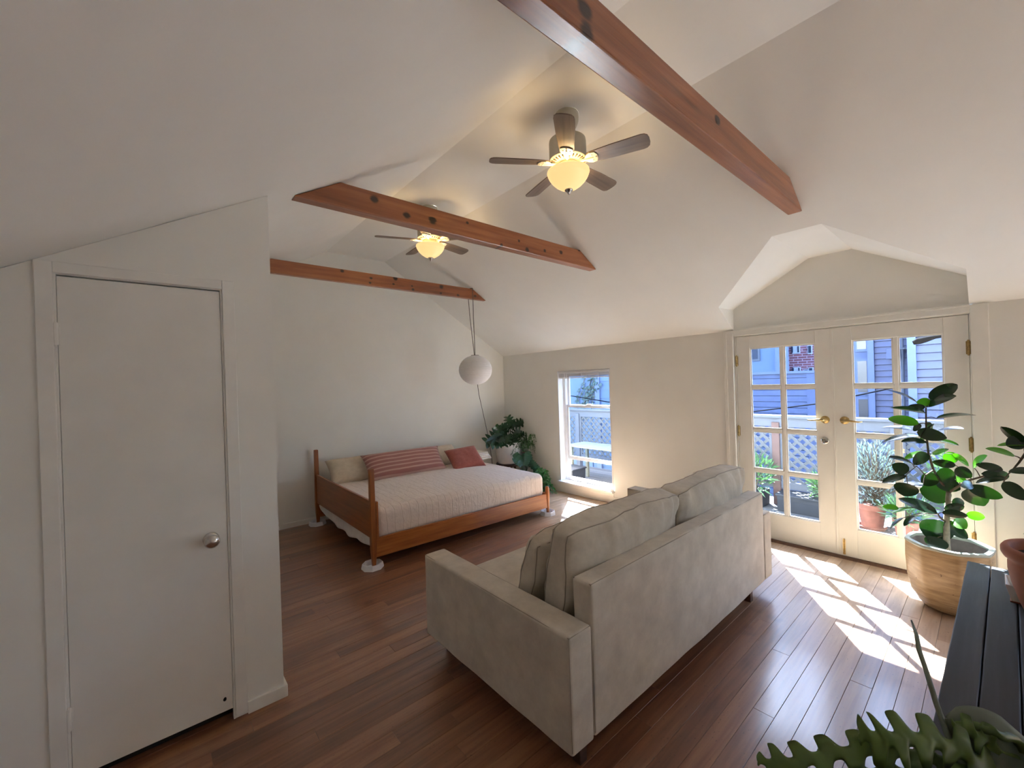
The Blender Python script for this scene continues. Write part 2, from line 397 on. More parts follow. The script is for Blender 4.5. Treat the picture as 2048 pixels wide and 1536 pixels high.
def brickmat():
    m, t, b = newmat('far_brick'); b.inputs['Roughness'].default_value = .9
    tc = node(t, 'ShaderNodeTexCoord'); mp = node(t, 'ShaderNodeMapping'); mp.inputs['Rotation'].default_value = (0, math.radians(90), math.radians(90)); t.links.new(tc.outputs['Object'], mp.inputs[0])
    sx = node(t, 'ShaderNodeSeparateXYZ'); t.links.new(tc.outputs['Object'], sx.inputs[0]); cb = node(t, 'ShaderNodeCombineXYZ'); t.links.new(sx.outputs[1], cb.inputs[0]); t.links.new(sx.outputs[2], cb.inputs[1])
    br = node(t, 'ShaderNodeTexBrick'); br.inputs['Scale'].default_value = 1.0; br.inputs['Brick Width'].default_value = .34; br.inputs['Row Height'].default_value = .11; br.inputs['Mortar Size'].default_value = .014
    br.inputs['Color1'].default_value = srgb(120, 70, 74); br.inputs['Color2'].default_value = srgb(104, 58, 64); br.inputs['Mortar'].default_value = srgb(150, 130, 142)
    t.links.new(cb.outputs[0], br.inputs['Vector']); t.links.new(br.outputs['Color'], b.inputs['Base Color'])
    return m
M['brick'] = brickmat()
M['darkglass'] = plain('far_dark_window', srgb(38, 42, 54), .15)
def bowlmat():
    m, t, b = newmat('lit_alabaster'); b.inputs['Base Color'].default_value = (.55, .46, .28, 1); b.inputs['Roughness'].default_value = .35
    b.inputs['Emission Color'].default_value = (1.0, .68, .27, 1); b.inputs['Emission Strength'].default_value = .62
    return m
M['bowl'] = bowlmat()

# ------------------------------------------------------------------ room shell
XR, YB, ZE, S = 4.542, 5.483, 2.089, 0.6115
XC1, XC2, ZT, SL = 1.699, 2.471, 3.356, 0.575
XL, YR = -1.25, -3.0
YC, XCC = 2.5, 0.488
zr = lambda x: ZE + S*(XR-x)
zl = lambda x: ZT - SL*(XC1-x)
xs = lambda z: XR-(z-ZE)/S
DY0, DY1, DZ, DK0, DK1, DZK = .115, 1.749, 2.298, .777, 1.087, 2.672   # dormer

# floor: a base and its planks
fl = sroot('floor')
obj('subfloor', MB().box(XL, YR, -.06, XR, YB, -.018), M['dark'], fl)
obj('boards_behind_camera', MB().box(XL, YR, -.018, XR, -.28, 0), M['floor'], fl)['kind'] = 'stuff'
rnd = random.Random(4)
y = -.28; PITCHF = .0905
y0 = .623 - PITCHF*10
k = 0
while y0 + k*PITCHF < YB-.005:
    ya, yb = y0+k*PITCHF, min(y0+(k+1)*PITCHF, YB)
    ya = max(ya, -.28)
    x = XL - rnd.random()*1.5
    while x < XR:
        L = rnd.uniform(1.5, 3.4); xa, xb = max(x, XL), min(x+L, XR)
        if XR-xb < .25: xb = XR
        if xb-xa > .05:
            g = .0005; dz = rnd.uniform(-.0006, .0006); e = .0010
            mb = MB()
            X0, X1, Y0, Y1, Zt = xa+g, xb-g, ya+g, yb-g, dz
            mb.add([(X0,Y0,-.018),(X1,Y0,-.018),(X1,Y1,-.018),(X0,Y1,-.018),(X0,Y0,Zt-e),(X1,Y0,Zt-e),(X1,Y1,Zt-e),(X0,Y1,Zt-e),(X0+e,Y0+e,Zt),(X1-e,Y0+e,Zt),(X1-e,Y1-e,Zt),(X0+e,Y1-e,Zt)],
                   [(0,1,5,4),(1,2,6,5),(2,3,7,6),(3,0,4,7),(4,5,9,8),(5,6,10,9),(6,7,11,10),(7,4,8,11),(8,9,10,11)])
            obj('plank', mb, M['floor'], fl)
        x = xb if xb < XR else XR
    k += 1

# ceiling: two slopes, the flat strip, the dormer over the doors
cm = MB()
q = lambda pts: cm.add(pts, [tuple(range(len(pts)))])
q([(XC1, YR, ZT), (XC2, YR, ZT), (XC2, YB, ZT), (XC1, YB, ZT)])
q([(XL, YR, zl(XL)), (XC1, YR, ZT), (XC1, YB, ZT), (XL, YB, zl(XL))])
q([(XC2, YR, ZT), (XR, YR, ZE), (XR, DY0, ZE), (XC2, DY0, ZT)])
q([(XC2, DY1, ZT), (XR, DY1, ZE), (XR, YB, ZE), (XC2, YB, ZT)])
pr = [(DY1, ZE), (DY1, DZ), (DK1, DZK), (DK0, DZK), (DY0, DZ), (DY0, ZE)]
q([(XC2, DY0, ZT), (xs(DZ), DY0, DZ), (xs(DZK), DK0, DZK), (XC2, DK0, ZT)])
q([(XC2, DK0, ZT), (xs(DZK), DK0, DZK), (xs(DZK), DK1, DZK), (XC2, DK1, ZT)])
q([(XC2, DK1, ZT), (xs(DZK), DK1, DZK), (xs(DZ), DY1, DZ), (XC2, DY1, ZT)])
for (a, za), (b, zb) in zip(pr[:-1], pr[1:]):
    q([(xs(za), a, za), (xs(zb), b, zb), (XR+.02, b, zb), (XR+.02, a, za)])
struct('ceiling', cm, M['ceil'])

TW = .17
rw = MB()
WY0, WY1, WZ0, WZ1 = 3.31, 4.222, .163, 1.772
OY0, OY1, OZ1 = .10, 1.752, 2.04
QY0, QY1, QZ0, QZ1 = -2.3, -.6, .6, 1.95
rw.box(XR, QY1, -.05, XR+TW, OY0, ZE+.02); rw.box(XR, YR, -.05, XR+TW, QY0, ZE+.02)
rw.box(XR, QY0, -.05, XR+TW, QY1, QZ0); rw.box(XR, QY0, QZ1, XR+TW, QY1, ZE+.02)
rw.box(XR, OY1, -.05, XR+TW, WY0, ZE+.02)
rw.box(XR, WY0, -.05, XR+TW, WY1, WZ0); rw.box(XR, WY0, WZ1, XR+TW, WY1, ZE+.02)
rw.box(XR, WY1, -.05, XR+TW, YB+.1, ZE+.02)
rw.prism([(OY0, OZ1), (OY1, OZ1), (DY1, DZ), (DK1, DZK), (DK0, DZK), (DY0, DZ)], 'x', XR+.004, XR+TW)
struct('wall_right', rw, M['wall'])
bw = MB().prism([(XL, -.05), (XR, -.05), (XR, ZE), (XC2, ZT), (XC1, ZT), (XL, zl(XL))], 'y', YB, YB+.1)
struct('wall_back', bw, M['wall'])
struct('wall_left', MB().box(XL-.1, YR, -.05, XL, YB, zl(XL)), M['wall'])
struct('wall_rear', MB().prism([(XL, -.05), (XR, -.05), (XR, ZE), (XC2, ZT), (XC1, ZT), (XL, zl(XL))], 'y', YR-.1, YR), M['wall'])
# added unseen window in the same wall, behind the camera, to brighten the ceiling
w2 = sroot('window_2', (XR+.1, (QY0+QY1)/2, QZ0))
fm = MB()
for yy in (QY0, (QY0+QY1)/2-.03, QY1-.06): fm.box(XR+.06, yy, QZ0, XR+.12, yy+.06, QZ1)
fm.box(XR+.06, QY0, QZ0, XR+.12, QY1, QZ0+.06); fm.box(XR+.06, QY0, QZ1-.06, XR+.12, QY1, QZ1)
obj('window_frame', fm, M['white'], w2)
obj('pane', MB().box(XR+.085, QY0+.03, QZ0+.03, XR+.09, QY1-.03, QZ1-.03), M['glass'], w2)

# closet bump-out with its flush door
CX0, CX1, CZ1 = -.293, .268, 2.127
cw = MB()
CD = 1.3
cw.prism([(XL, -.05), (CX0, -.05), (CX0, zl(CX0)-.002), (XL, zl(XL)-.002)], 'y', YC, YC+.1)
cw.prism([(CX1, -.05), (XCC, -.05), (XCC, zl(XCC)-.002), (CX1, zl(CX1)-.002)], 'y', YC, YC+.1)
cw.prism([(CX0, CZ1), (CX1, CZ1), (CX1, zl(CX1)-.002), (CX0, zl(CX0)-.002)], 'y', YC, YC+.1)
cw.prism([(XCC-.1, -.05), (XCC, -.05), (XCC, zl(XCC)-.002), (XCC-.1, zl(XCC-.1)-.002)], 'y', YC+.1, YC+CD)
cw.prism([(XL, -.05), (XCC-.1, -.05), (XCC-.1, zl(XCC-.1)-.002), (XL, zl(XL)-.002)], 'y', YC+CD-.1, YC+CD)
struct('wall_closet', cw, M['wall'])
d1 = sroot('door_1', ((CX0+CX1)/2, YC, 0))
obj('door_slab', MB().box(CX0+.005, YC+.002, .055, CX1-.005, YC+.04, CZ1-.006), M['doorpaint'], d1, bevel=.002)
obj('door_backing', MB().box(CX0-.02, YC+.06, 0, CX1+.02, YC+.075, CZ1+.02), M['dark'], d1)  # near-black sheet in place of the shade behind the slab's gaps
kb = MB().lathe([(.0, .0), (.032, .0), (.033, .005), (.026, .010), (.012, .014), (.011, .028), (.020, .034), (.030, .044), (.032, .054), (.029, .063), (.018, .069), (.0, .071)], 28)
kn = obj('door_knob', kb, M['steel'], d1, smooth=True, local=True)
kn.location = Vector((.196, YC+.002, .913)) - d1.location; kn.rotation_euler = (math.radians(90), 0, 0)
obj('strike_plate', MB().box(CX1-.002, YC-.004, .88, CX1+.006, YC+.003, .955), M['trim'], d1)
for hz in (1.882, .305):
    h = MB().tube([(CX0, YC-.006, hz-.045), (CX0, YC-.006, hz+.045)], .008, 10)
    h.tube([(CX0, YC-.006, hz-.052), (CX0, YC-.006, hz+.052)], .005, 8); h.box(CX0-.012, YC-.003, hz-.044, CX0+.012, YC+.004, hz+.044)
    obj('hinge', h, M['trim'], d1)
hb = MB().lathe([(0, 0), (.010, 0), (.008, .002), (0, .003)], 12)
hh = obj('chipped_hole', hb, M['dark'], d1, local=True); hh.location = Vector((.232, YC+.0025, .115)) - d1.location; hh.rotation_euler = (math.radians(90), 0, .4); hh['label'] = 'small dark chip low on the door'
tr = sroot('trim_1', ((CX0+CX1)/2, YC, 0))
obj('casing', MB().box(CX0-.055, YC-.012, 0, CX0-.004, YC, CZ1+.05), M['trim'], tr, bevel=.003)
obj('casing', MB().box(CX1+.004, YC-.012, .012, CX1+.055, YC, CZ1+.05), M['trim'], tr, bevel=.003)
obj('casing', MB().box(CX0-.004, YC-.012, CZ1+.004, CX1+.004, YC, CZ1+.05), M['trim'], tr, bevel=.003)
for xx in (CX0-.004, CX1-.004):
    obj('door_stop', MB().box(xx, YC-.002, 0, xx+.008, YC+.03, CZ1+.004), M['trim'], tr)
struct('baseboard_closet', MB().box(CX1+.055, YC-.016, 0, XCC+.016, YC, .062).box(XCC, YC, 0, XCC+.016, YC+CD+.016, .062), M['trim'], bevel=.003)
struct('baseboard_back', MB().box(XL, YB-.016, 0, XR, YB, .06), M['trim'], bevel=.003)
struct('baseboard_right', MB().box(XR-.016, 1.85, 0, XR, YB-.016, .09).box(XR-.016, YR, 0, XR, .02, .09), M['trim'], bevel=.003)

# double-hung window
wn = sroot('window_1', (XR+.1, (WY0+WY1)/2, WZ0))
RX = XR+.10
fr = MB()
fr.box(RX, WY0, WZ0, RX+.07, WY0+.035, WZ1); fr.box(RX, WY1-.05, WZ0, RX+.07, WY1, WZ1)
fr.box(RX, WY0+.035, WZ0, RX+.07, WY1-.05, WZ0+.045); fr.box(RX, WY0+.035, WZ1-.04, RX+.07, WY1-.05, WZ1)
obj('window_frame', fr, M['white'], wn, bevel=.003)
def sash(name, x, z0, z1, st=.035, bot=.045, top=.035):
    a, b = WY0+.037, WY1-.052
    m = MB().box(x, a, z0, x+.026, a+st, z1).box(x, b-st, z0, x+.026, b, z1).box(x, a+st, z0, x+.026, b-st, z0+bot).box(x, a+st, z1-top, x+.026, b-st, z1)
    s = obj(name, m, M['white'], wn, bevel=.003)
    obj('pane', MB().box(x+.011, a+st-.002, z0+bot-.002, x+.015, b-st+.002, z1-top+.002), M['glass'], s)
    return s
su = sash('upper_sash', RX+.042, 1.235, 1.735)
slw = sash('lower_sash', RX+.008, .475, 1.275, bot=.05)
lk = MB().box(RX-.006, 3.70, 1.275, RX+.03, 3.80, 1.285).tube([(RX+.01, 3.72, 1.29), (RX+.01, 3.78, 1.29)], .008, 8)
obj('sash_lock', lk, M['white'], slw)
rv = MB().box(XR-.004, WY1-.002, WZ0, RX, WY1+.012, WZ1).box(XR-.004, WY0-.012, WZ0, RX, WY0+.002, WZ1)
obj('jamb', rv, M['white'], wn)
obj('sill', MB().box(XR-.055, WY0-.03, WZ0-.022, RX+.01, WY1+.03, WZ0+.004), M['white'], wn, bevel=.004)
obj('apron', MB().box(XR-.014, WY0-.02, .08, XR+.001, WY1+.02, WZ0-.02), M['trim'], wn, bevel=.003)
obj('casing_bead', MB().box(XR-.004, WY0-.012, WZ1, RX, WY1+.012, WZ1+.006), M['white'], wn)
bl = thing('window_blind', 'white horizontal blind pulled fully up at the top of the narrow window', 'blind', (XR+.03, (WY0+WY1)/2, WZ1))
obj('headrail', MB().box(XR+.012, WY0+.006, WZ1-.032, XR+.06, WY1-.006, WZ1-.002), M['white'], bl, bevel=.002)
M['slat'] = plain('grey_white_slat', (.50, .48, .47, 1), .5, var=.05)
for i in range(9):
    z = WZ1-.040-i*.0055
    obj('slat', MB().box(XR+.012, WY0+.008, z-.0035, XR+.062, WY1-.008, z), M['slat'], bl)
obj('bottom_rail', MB().box(XR+.012, WY0+.008, WZ1-.106, XR+.062, WY1-.008, WZ1-.092), M['white'], bl, bevel=.003)
for yy in (3.49, 3.79, 4.06):
    obj('ladder_cord', MB().tube([(XR+.010, yy, WZ1-.03), (XR+.010, yy, WZ1-.105)], .0035, 6), M['white'], bl)
obj('tilt_wand', MB().tube([(XR+.008, 4.10, WZ1-.03), (XR+.006, 4.085, 1.0)], .004, 6), M['white'], bl)
obj('cleat', MB().tube([(XR-.03, WY0+.0, WZ0+.03), (XR-.05, WY0-.01, WZ0+.045), (XR-.03, WY0-.02, WZ0+.02)], .007, 6).box(XR-.04, WY0-.028, WZ0+.002, XR-.018, WY0+.015, WZ0+.03), M['white'], bl)

# french doors
DX = XR+.012
def french(n, ya, yb, cols, ys, hinge_y, lever_y, lever_dir, label):
    d = sroot(f'door_{n}', (DX, (ya+yb)/2, .02))
    g0, g1, mid = cols
    ZB, ZTP, rows = .265, 1.895, (.677, 1.08, 1.503)
    m = MB().box(DX, ya, .018, DX+.045, g0, 2.018).box(DX, g1, .018, DX+.045, yb, 2.018).box(DX, g0, .018, DX+.045, g1, ZB).box(DX, g0, ZTP, DX+.045, g1, 2.018)
    obj('door_leaf', m, M['doorpaint'], d, bevel=.002)
    mw = .014
    obj('muntin', MB().box(DX+.004, mid-mw, ZB, DX+.041, mid+mw, ZTP), M['trim'], d, bevel=.004)
    zs = [ZB]+list(rows)+[ZTP]
    for z in rows:
        obj('muntin', MB().box(DX+.0045, g0, z-mw, DX+.0405, mid-mw, z+mw).box(DX+.0045, mid+mw, z-mw, DX+.0405, g1, z+mw), M['trim'], d, bevel=.004)
    for i in range(4):
        for a, b in ((g0, mid), (mid, g1)):
            pa, pb, za, zb_ = a-.004 if a == g0 else a+mw-.004, b+.004 if b == g1 else b-mw+.004, zs[i]-.004 if i == 0 else zs[i]+mw-.004, zs[i+1]+.004 if i == 3 else zs[i+1]-mw+.004
            p = obj('pane', MB().box(DX+.020, pa, za, DX+.024, pb, zb_), M['glass'], d)
            bd = MB(); t = .011
            a0, b0, c0, e0 = pa+.004, pb-.004, za+.004, zb_-.004
            for (u0, v0, u1, v1) in ((a0, c0, b0, c0+t), (a0, e0-t, b0, e0), (a0, c0+t, a0+t, e0-t), (b0-t, c0+t, b0, e0-t)):
                bd.box(DX+.008, u0, v0, DX+.019, u1, v1)
            obj('glazing_bead', bd, M['trim'], p)
    h = MB().lathe([(0, 0), (.034, 0), (.034, .004), (.028, .009), (.014, .012), (.012, .040), (0, .042)], 24)
    r = obj('rosette', h, M['brass'], d, smooth=True, local=True); r.location = Vector((DX, lever_y, 1.205)) - d.location; r.rotation_euler = (0, math.radians(-90), 0)
    lv = MB().tube([(DX-.036, lever_y, 1.205), (DX-.044, lever_y+.02*lever_dir, 1.207), (DX-.046, lever_y+.06*lever_dir, 1.203), (DX-.044, lever_y+.10*lever_dir, 1.199), (DX-.038, lever_y+.125*lever_dir, 1.202)], [.010, .010, .008, .007, .005], 10)
    obj('lever_handle', lv, M['brass'], d, smooth=True)
    for z in (1.775, 1.06, .36):
        hm = MB().tube([(DX-.006, hinge_y, z-.05), (DX-.006, hinge_y, z+.05)], .009, 10).tube([(DX-.006, hinge_y, z-.058), (DX-.006, hinge_y, z+.058)], .006, 8)
        hm.box(DX-.001, hinge_y-.014, z-.048, DX+.002, hinge_y+.014, z+.048)
        obj('hinge', hm, M['brass'], d)
    return d
d2 = french(2, .938, 1.7325, (1.062, 1.607, 1.325), None, 1.732, 1.003, 1, '')
db = MB().lathe([(0, 0), (.032, 0), (.031, .008), (.024, .014), (0, .015)], 24)
o = obj('deadbolt', db, M['steel'], d2, smooth=True, local=True); o.location = Vector((DX, 1.008, 1.015)) - d2.location; o.rotation_euler = (0, math.radians(-90), 0); o['label'] = 'round grey deadbolt under the lever'
obj('deadbolt_turn', MB().box(DX-.03, 1.003, .995, DX-.014, 1.013, 1.035), M['steel'], o)
obj('astragal', MB().box(DX-.006, .930, .02, DX+.002, .945, 2.016), M['doorpaint'], d2, bevel=.002)
d3 = french(3, .1215, .934, (.252, .800, .523), None, .124, .863, -1, '')
obj('flush_bolt', MB().box(DX-.008, .885, .03, DX, .902, .16).tube([(DX-.012, .8935, .05), (DX-.012, .8935, .17)], .005, 8), M['brass'], d3)['label'] = 'brass surface bolt at the foot of the door'
tr2 = sroot('trim_2', (XR, .93, 0))
obj('casing', MB().box(XR-.018, 1.752, 0, XR+.012, 1.842, 2.088), M['trim'], tr2, bevel=.004)
obj('casing_bead', MB().box(XR-.028, 1.815, 0, XR-.018, 1.842, 2.088).box(XR-.024, 1.752, 0, XR-.018, 1.77, 2.04), M['trim'], tr2, bevel=.004)
obj('casing', MB().box(XR-.018, .022, 0, XR+.012, .112, 2.086), M['trim'], tr2, bevel=.004)
obj('casing', MB().box(XR-.018, .112, 2.03, XR+.012, 1.752, 2.09), M['trim'], tr2, bevel=.004)
obj('casing_bead', MB().box(XR-.026, .112, 2.074, XR-.018, 1.752, 2.09), M['trim'], tr2, bevel=.003)
obj('jamb', MB().box(XR+.012, 1.735, 0, XR+TW, 1.756, 2.04).box(XR+.012, .098, 0, XR+TW, .119, 2.04).box(XR+.012, .119, 2.022, XR+TW, 1.735, 2.042), M['trim'], tr2)
obj('door_stop', MB().box(DX+.047, 1.70, .014, DX+.075, 1.736, 2.03).box(DX+.047, .118, .014, DX+.075, .15, 2.03).box(DX+.047, .15, 1.99, DX+.075, 1.70, 2.03), M['trim'], tr2)
obj('threshold', MB().prism([(XR-.03, 0), (XR+TW, 0), (XR+TW, .014), (XR-.005, .014)], 'y', .119, 1.735), M['darkwood'], tr2)

# ------------------------------------------------------------------ ceiling beams
def beam(y, t, zb, h, tag_, knots, bottom_knots=()):
    zt = zb+h
    x0b, x1b = XC1-(ZT-zb)/SL, xs(zb); x0t, x1t = XC1-(ZT-zt)/SL, xs(zt)
    e = .003
    mb = MB().prism([(x0b+e, zb), (x1b-e, zb), (x1t-e, zt), (x0t+e, zt)], 'y', y, y+t)
    ks = []
    for u, v, r in knots:
        p = at_y(u, v, y); ks.append((p.x, p.z, r))
    mt = wood('fir_beam', *BEAM, 0, .36, 34, knots=ks, coat=.4, bmp=.7, rand=False)
    o = obj('ceiling_beam', mb, mt, bevel=.006)
    return tag(o, tag_, 'beam', 'exposed ceiling beams')
ZBM = 2.752
z1 = lambda a, b: (a/2.926+540, b/2.926+380)
z3 = lambda a, b: (a/5.12+620, b/5.12+430)
B1 = beam(.852, .089, ZBM, .16, 'large reddish beam nearest the camera crossing the top right of the room', [(1174, 60, .03), (1435, 240, .022), (1170, 20, .03)])
B2 = beam(2.631, .089, ZBM, .153, 'knotty reddish beam between the two ceiling fans', [z1(610, 55)+(.024,), z1(800, 148)+(.024,), z1(952, 178)+(.026,), z1(1155, 190)+(.012,), z1(1457, 298)+(.011,), z1(1505, 348)+(.018,), z1(1608, 355)+(.016,), z1(1703, 365)+(.02,), z1(1808, 352)+(.014,), z1(1355, 322)+(.016,)])
B3 = beam(4.487, .06, ZBM, .135, 'farthest reddish beam carrying the paper lantern cord', [z3(330, 573)+(.016,), z3(625, 648)+(.014,), z3(615, 695)+(.012,), z3(875, 650)+(.02,), z3(855, 707)+(.012,), z3(1045, 728)+(.012,), z3(1055, 762)+(.016,), z3(1345, 735)+(.026,), z3(1340, 802)+(.013,), z3(1515, 820)+(.016,), z3(1690, 828)+(.016,)])

# ------------------------------------------------------------------ ceiling fans
def make_fan(label, loc, spin):
    t = thing('ceiling_fan', label, 'ceiling fan', loc, 0, 'ceiling fans')
    P = lambda n, mb, mt, par=None, **k: obj(n, mb, mt, par or t, local=True, **k)
    P('canopy', MB().lathe([(0, 0), (.078, 0), (.079, -.03), (.076, -.052), (.064, -.078), (.046, -.098), (.028, -.108), (0, -.11)], 32), M['fanwhite'], smooth=True)
    P('downrod', MB().tube([(0, 0, -.10), (0, 0, -.17)], .022, 16).lathe([(.0, -.145), (.034, -.148), (.036, -.158), (0, -.162)], 20), M['fanwhite'], smooth=True)
    P('motor_housing', MB().lathe([(0, -.155), (.06, -.155), (.105, -.162), (.118, -.172), (.120, -.185), (.120, -.285), (.116, -.292), (.0, -.292)], 40), M['fanwhite'], auto=35)
    vr = P('vent_ring', MB().lathe([(.116, -.292), (.123, -.296), (.123, -.303), (.116, -.310), (.088, -.318), (.062, -.322), (0, -.322)], 40), M['fanwhite'], auto=40)
    sl = MB()
    for i in range(30):
        a = 2*math.pi*i/30; Mx = Matrix.Rotation(a, 4, 'Z')
        sl.box(.090, -.004, -.3185, .113, .004, -.3115, Mx)
    P('vent_slots', sl, M['stem'], vr)
    P('light_collar', MB().lathe([(.062, -.320), (.070, -.328), (.068, -.356), (.078, -.362), (.070, -.372), (0, -.372)], 32), M['fanwhite'], smooth=True)
    bw_ = MB().lathe([(.128, -.366), (.136, -.370), (.138, -.379), (.131, -.386), (.133, -.392), (.126, -.408), (.111, -.430), (.088, -.454), (.060, -.474), (.034, -.486), (0, -.490)], 44)
    bw_.lathe([(.128, -.366), (.124, -.380), (.120, -.412), (.085, -.455), (.055, -.472), (0, -.484)], 44)
    P('glass_bowl', bw_, M['bowl'], smooth=True)
    P('finial', MB().lathe([(0, -.486), (.026, -.487), (.027, -.492), (.016, -.498), (.010, -.508), (.006, -.516), (0, -.522)], 20), M['steel'], smooth=True)
    for i in range(5):
        a = math.radians(spin) + 2*math.pi*i/5; Rz = Matrix.Rotation(a, 4, 'Z')
        tilt = Matrix.Translation((0, 0, -.316)) @ Matrix.Rotation(math.radians(-13), 4, 'X')
        out = []
        nseg = 10
        pts = [(.135, -.040), (.16, -.046), (.30, -.056), (.47, -.060), (.492, -.056), (.508, -.042), (.514, -.018), (.514, .018), (.508, .042), (.492, .056), (.47, .060), (.30, .056), (.16, .046), (.135, .040)]
        b = MB().prism(pts, 'z', -.0035, .0035)
        b.v = [tuple(tilt @ Vector(p)) for p in b.v]
        bo = P('blade', b, M['blade'], bevel=.0015); bo.rotation_euler = (0, 0, a)
        ir = MB()
        for ptsl, z0, z1_ in (([(.07, -.014), (.115, -.010), (.13, -.030), (.155, -.044), (.185, -.040), (.198, -.018), (.200, 0), (.198, .018), (.185, .040), (.155, .044), (.13, .030), (.115, .010), (.07, .014)], -.0095, -.004),):
            ir.prism(ptsl, 'z', z0, z1_)
        ir.tube([(.07, 0, -.006), (.10, 0, -.010), (.13, 0, -.012), (.17, 0, -.010)], [.010, .009, .008, .005], 8)
        for (sx_, sy_) in ((.165, .022), (.165, -.022), (.188, 0)):
            ir.lathe([(0, -.013), (.005, -.0125), (.005, -.0095)], 8, (sx_, sy_, 0))
        ir.v = [tuple(tilt @ Vector(p)) for p in ir.v]
        io = P('blade_bracket', ir, M['fanwhite'], bevel=.001, seg=1); io.rotation_euler = (0, 0, a)
    L = bpy.data.lights.new('fan_bulb', 'POINT'); L.energy = LAMP_W; L.color = (1.0, .74, .42); L.shadow_soft_size = .05
    lo = bpy.data.objects.new('fan_bulb', L); C.objects.link(lo); lo.parent = t; lo.location = (.045, .03, -.425)
    L2 = bpy.data.objects.new('fan_bulb', L); C.objects.link(L2); L2.parent = t; L2.location = (-.045, -.03, -.425)
    return t
make_fan('white ceiling fan with lit bowl hanging between the nearest and the middle beam', (2.085, 1.789, ZT), 3)
make_fan('white ceiling fan with lit bowl partly hidden behind the knotty middle beam', (2.085, 3.57, ZT), 13)

# ------------------------------------------------------------------ paper lantern and its cord
ln = thing('paper_lantern', 'white round paper lantern hanging from the farthest beam', 'lantern', (3.27, 4.53, 1.815))
prof = []
NR = 30
for i in range(NR*4+1):
    a = math.pi*(.055 + .89*i/(NR*4)); r = .222*math.sin(a); z = .197*math.cos(a)
    k_ = 1 - .012*abs(math.cos(math.pi*i/4))**3 - .010*(1-abs(math.sin(math.pi*i/4)))
    prof.append((r*k_, z))
obj('paper_shade', MB().lathe(prof, 48), M['paper'], ln, smooth=True, local=True)
obj('wire_ring', MB().tube([(.05*math.cos(2*math.pi*i/20), .05*math.sin(2*math.pi*i/20), .195) for i in range(21)], .003, 6), M['cord'], ln, local=True)
pa = [at_y(945, 577, 4.475), at_y(946, 604, 4.478), at_y(947, 640, 4.50), at_y(949, 680, 4.525), at_y(950, 713, 4.53)]
pb = [at_y(937, 602, 4.552), at_y(940, 635, 4.55), at_y(944, 670, 4.545), at_y(947, 695, 4.535), at_y(949, 713, 4.53)]
top = [Vector((pa[0].x, 4.481, 2.893)), Vector((pa[0].x-.01, 4.515, 2.893)), Vector((pb[0].x, 4.553, 2.890))]
obj('cord', MB().tube([pb[-1], pb[-2], pb[-3], pb[-4], pb[0], top[2], top[1], top[0], pa[0], pa[1], pa[2], pa[3], pa[4]], .0045, 6), M['cord'], ln)
lowc = [at_y(955, 768, 4.53), at_y(958, 790, 4.7), at_y(963, 812, 4.9), at_y(968, 835, 5.1), at_y(974, 862, 5.3), at_y(979, 886, 5.42), at_y(983, 915, 5.46)]
lowc.append(Vector((lowc[-1].x+.02, 5.462, .25)))
obj('cord', MB().tube(lowc, .0045, 6), M['cord'], ln)

# ------------------------------------------------------------------ bed
BX0, BX1, BYF, BYB = 1.475, 3.615, 3.70, 5.36
bd = thing('bed', 'low wooden bed frame with tall corner posts at its left end', 'bed', (2.55, 4.53, 0))
def post(x, y, z0, z1, w=.042, taper=True):
    mb = MB(); zz = [(z0, .62), (.16, .95), (.24, 1.0), (z1-.01, .86), (z1, .78)] if taper else [(z0, 1), (z1, 1)]
    vs = []
    for z, s_ in zz:
        h = w/2*s_; vs += [(x-h, y-h, z), (x+h, y-h, z), (x+h, y+h, z), (x-h, y+h, z)]
    n = len(zz); fs = [(3, 2, 1, 0), (4*n-4, 4*n-3, 4*n-2, 4*n-1)]
    for i in range(n-1):
        for k_ in range(4): fs.append((4*i+k_, 4*i+(k_+1) % 4, 4*i+4+(k_+1) % 4, 4*i+4+k_))
    return mb.add(vs, fs)
obj('bed_post', post(BX0, BYF, .012, .888, .050), M['bedwoodz'], bd, bevel=.005)
obj('bed_post', post(BX0, BYB+.02, .012, .895, .050), M['bedwoodz'], bd, bevel=.005)
for yy in (3.62, BYB):
    obj('foot_post', MB().lathe([(0, 0.012), (.017, .012), (.021, .08), (.027, .20), (.027, .27), (.023, .33), (.015, .343), (0, .345)], 20, (BX1+.02, yy, 0)), M['bedwoodz'], bd, smooth=True)
obj('end_panel', MB().box(BX0-.011, BYF+.024, .255, BX0+.011, BYB-.004, .597), M['bedwoody'], bd, bevel=.003)
def rail_y(x): return BYF + (3.62-BYF)*(x-BX0)/(BX1-BX0)
rl = MB().prism([(BX0+.02, rail_y(BX0)-.012), (BX1+.005, rail_y(BX1)-.012), (BX1+.005, rail_y(BX1)+.012), (BX0+.02, rail_y(BX0)+.012)], 'z', .085, .258)
obj('side_rail', rl, M['bedwood'], bd, bevel=.003)
obj('side_rail', MB().box(BX0+.02, BYB-.012, .085, BX1+.005, BYB+.012, .258), M['bedwood'], bd, bevel=.003)
obj('foot_rail', MB().box(BX1+.008, 3.645, .085, BX1+.032, BYB-.022, .258), M['bedwoody'], bd, bevel=.003)
obj('bracket_board', MB().box(BX0+.028, BYF-.016, .232, BX0+.05, BYF+.03, .585).box(BX0+.024, BYF+.0, .24, BX0+.03, BYF+.03, .585), M['bedwoodz'], bd, bevel=.003)
slm = MB()
for i in range(9):
    xx = 1.62+i*.23; slm.box(xx, 3.72, .19, xx+.09, BYB-.02, .208)
obj('bed_slats', slm, M['bedwoody'], bd)
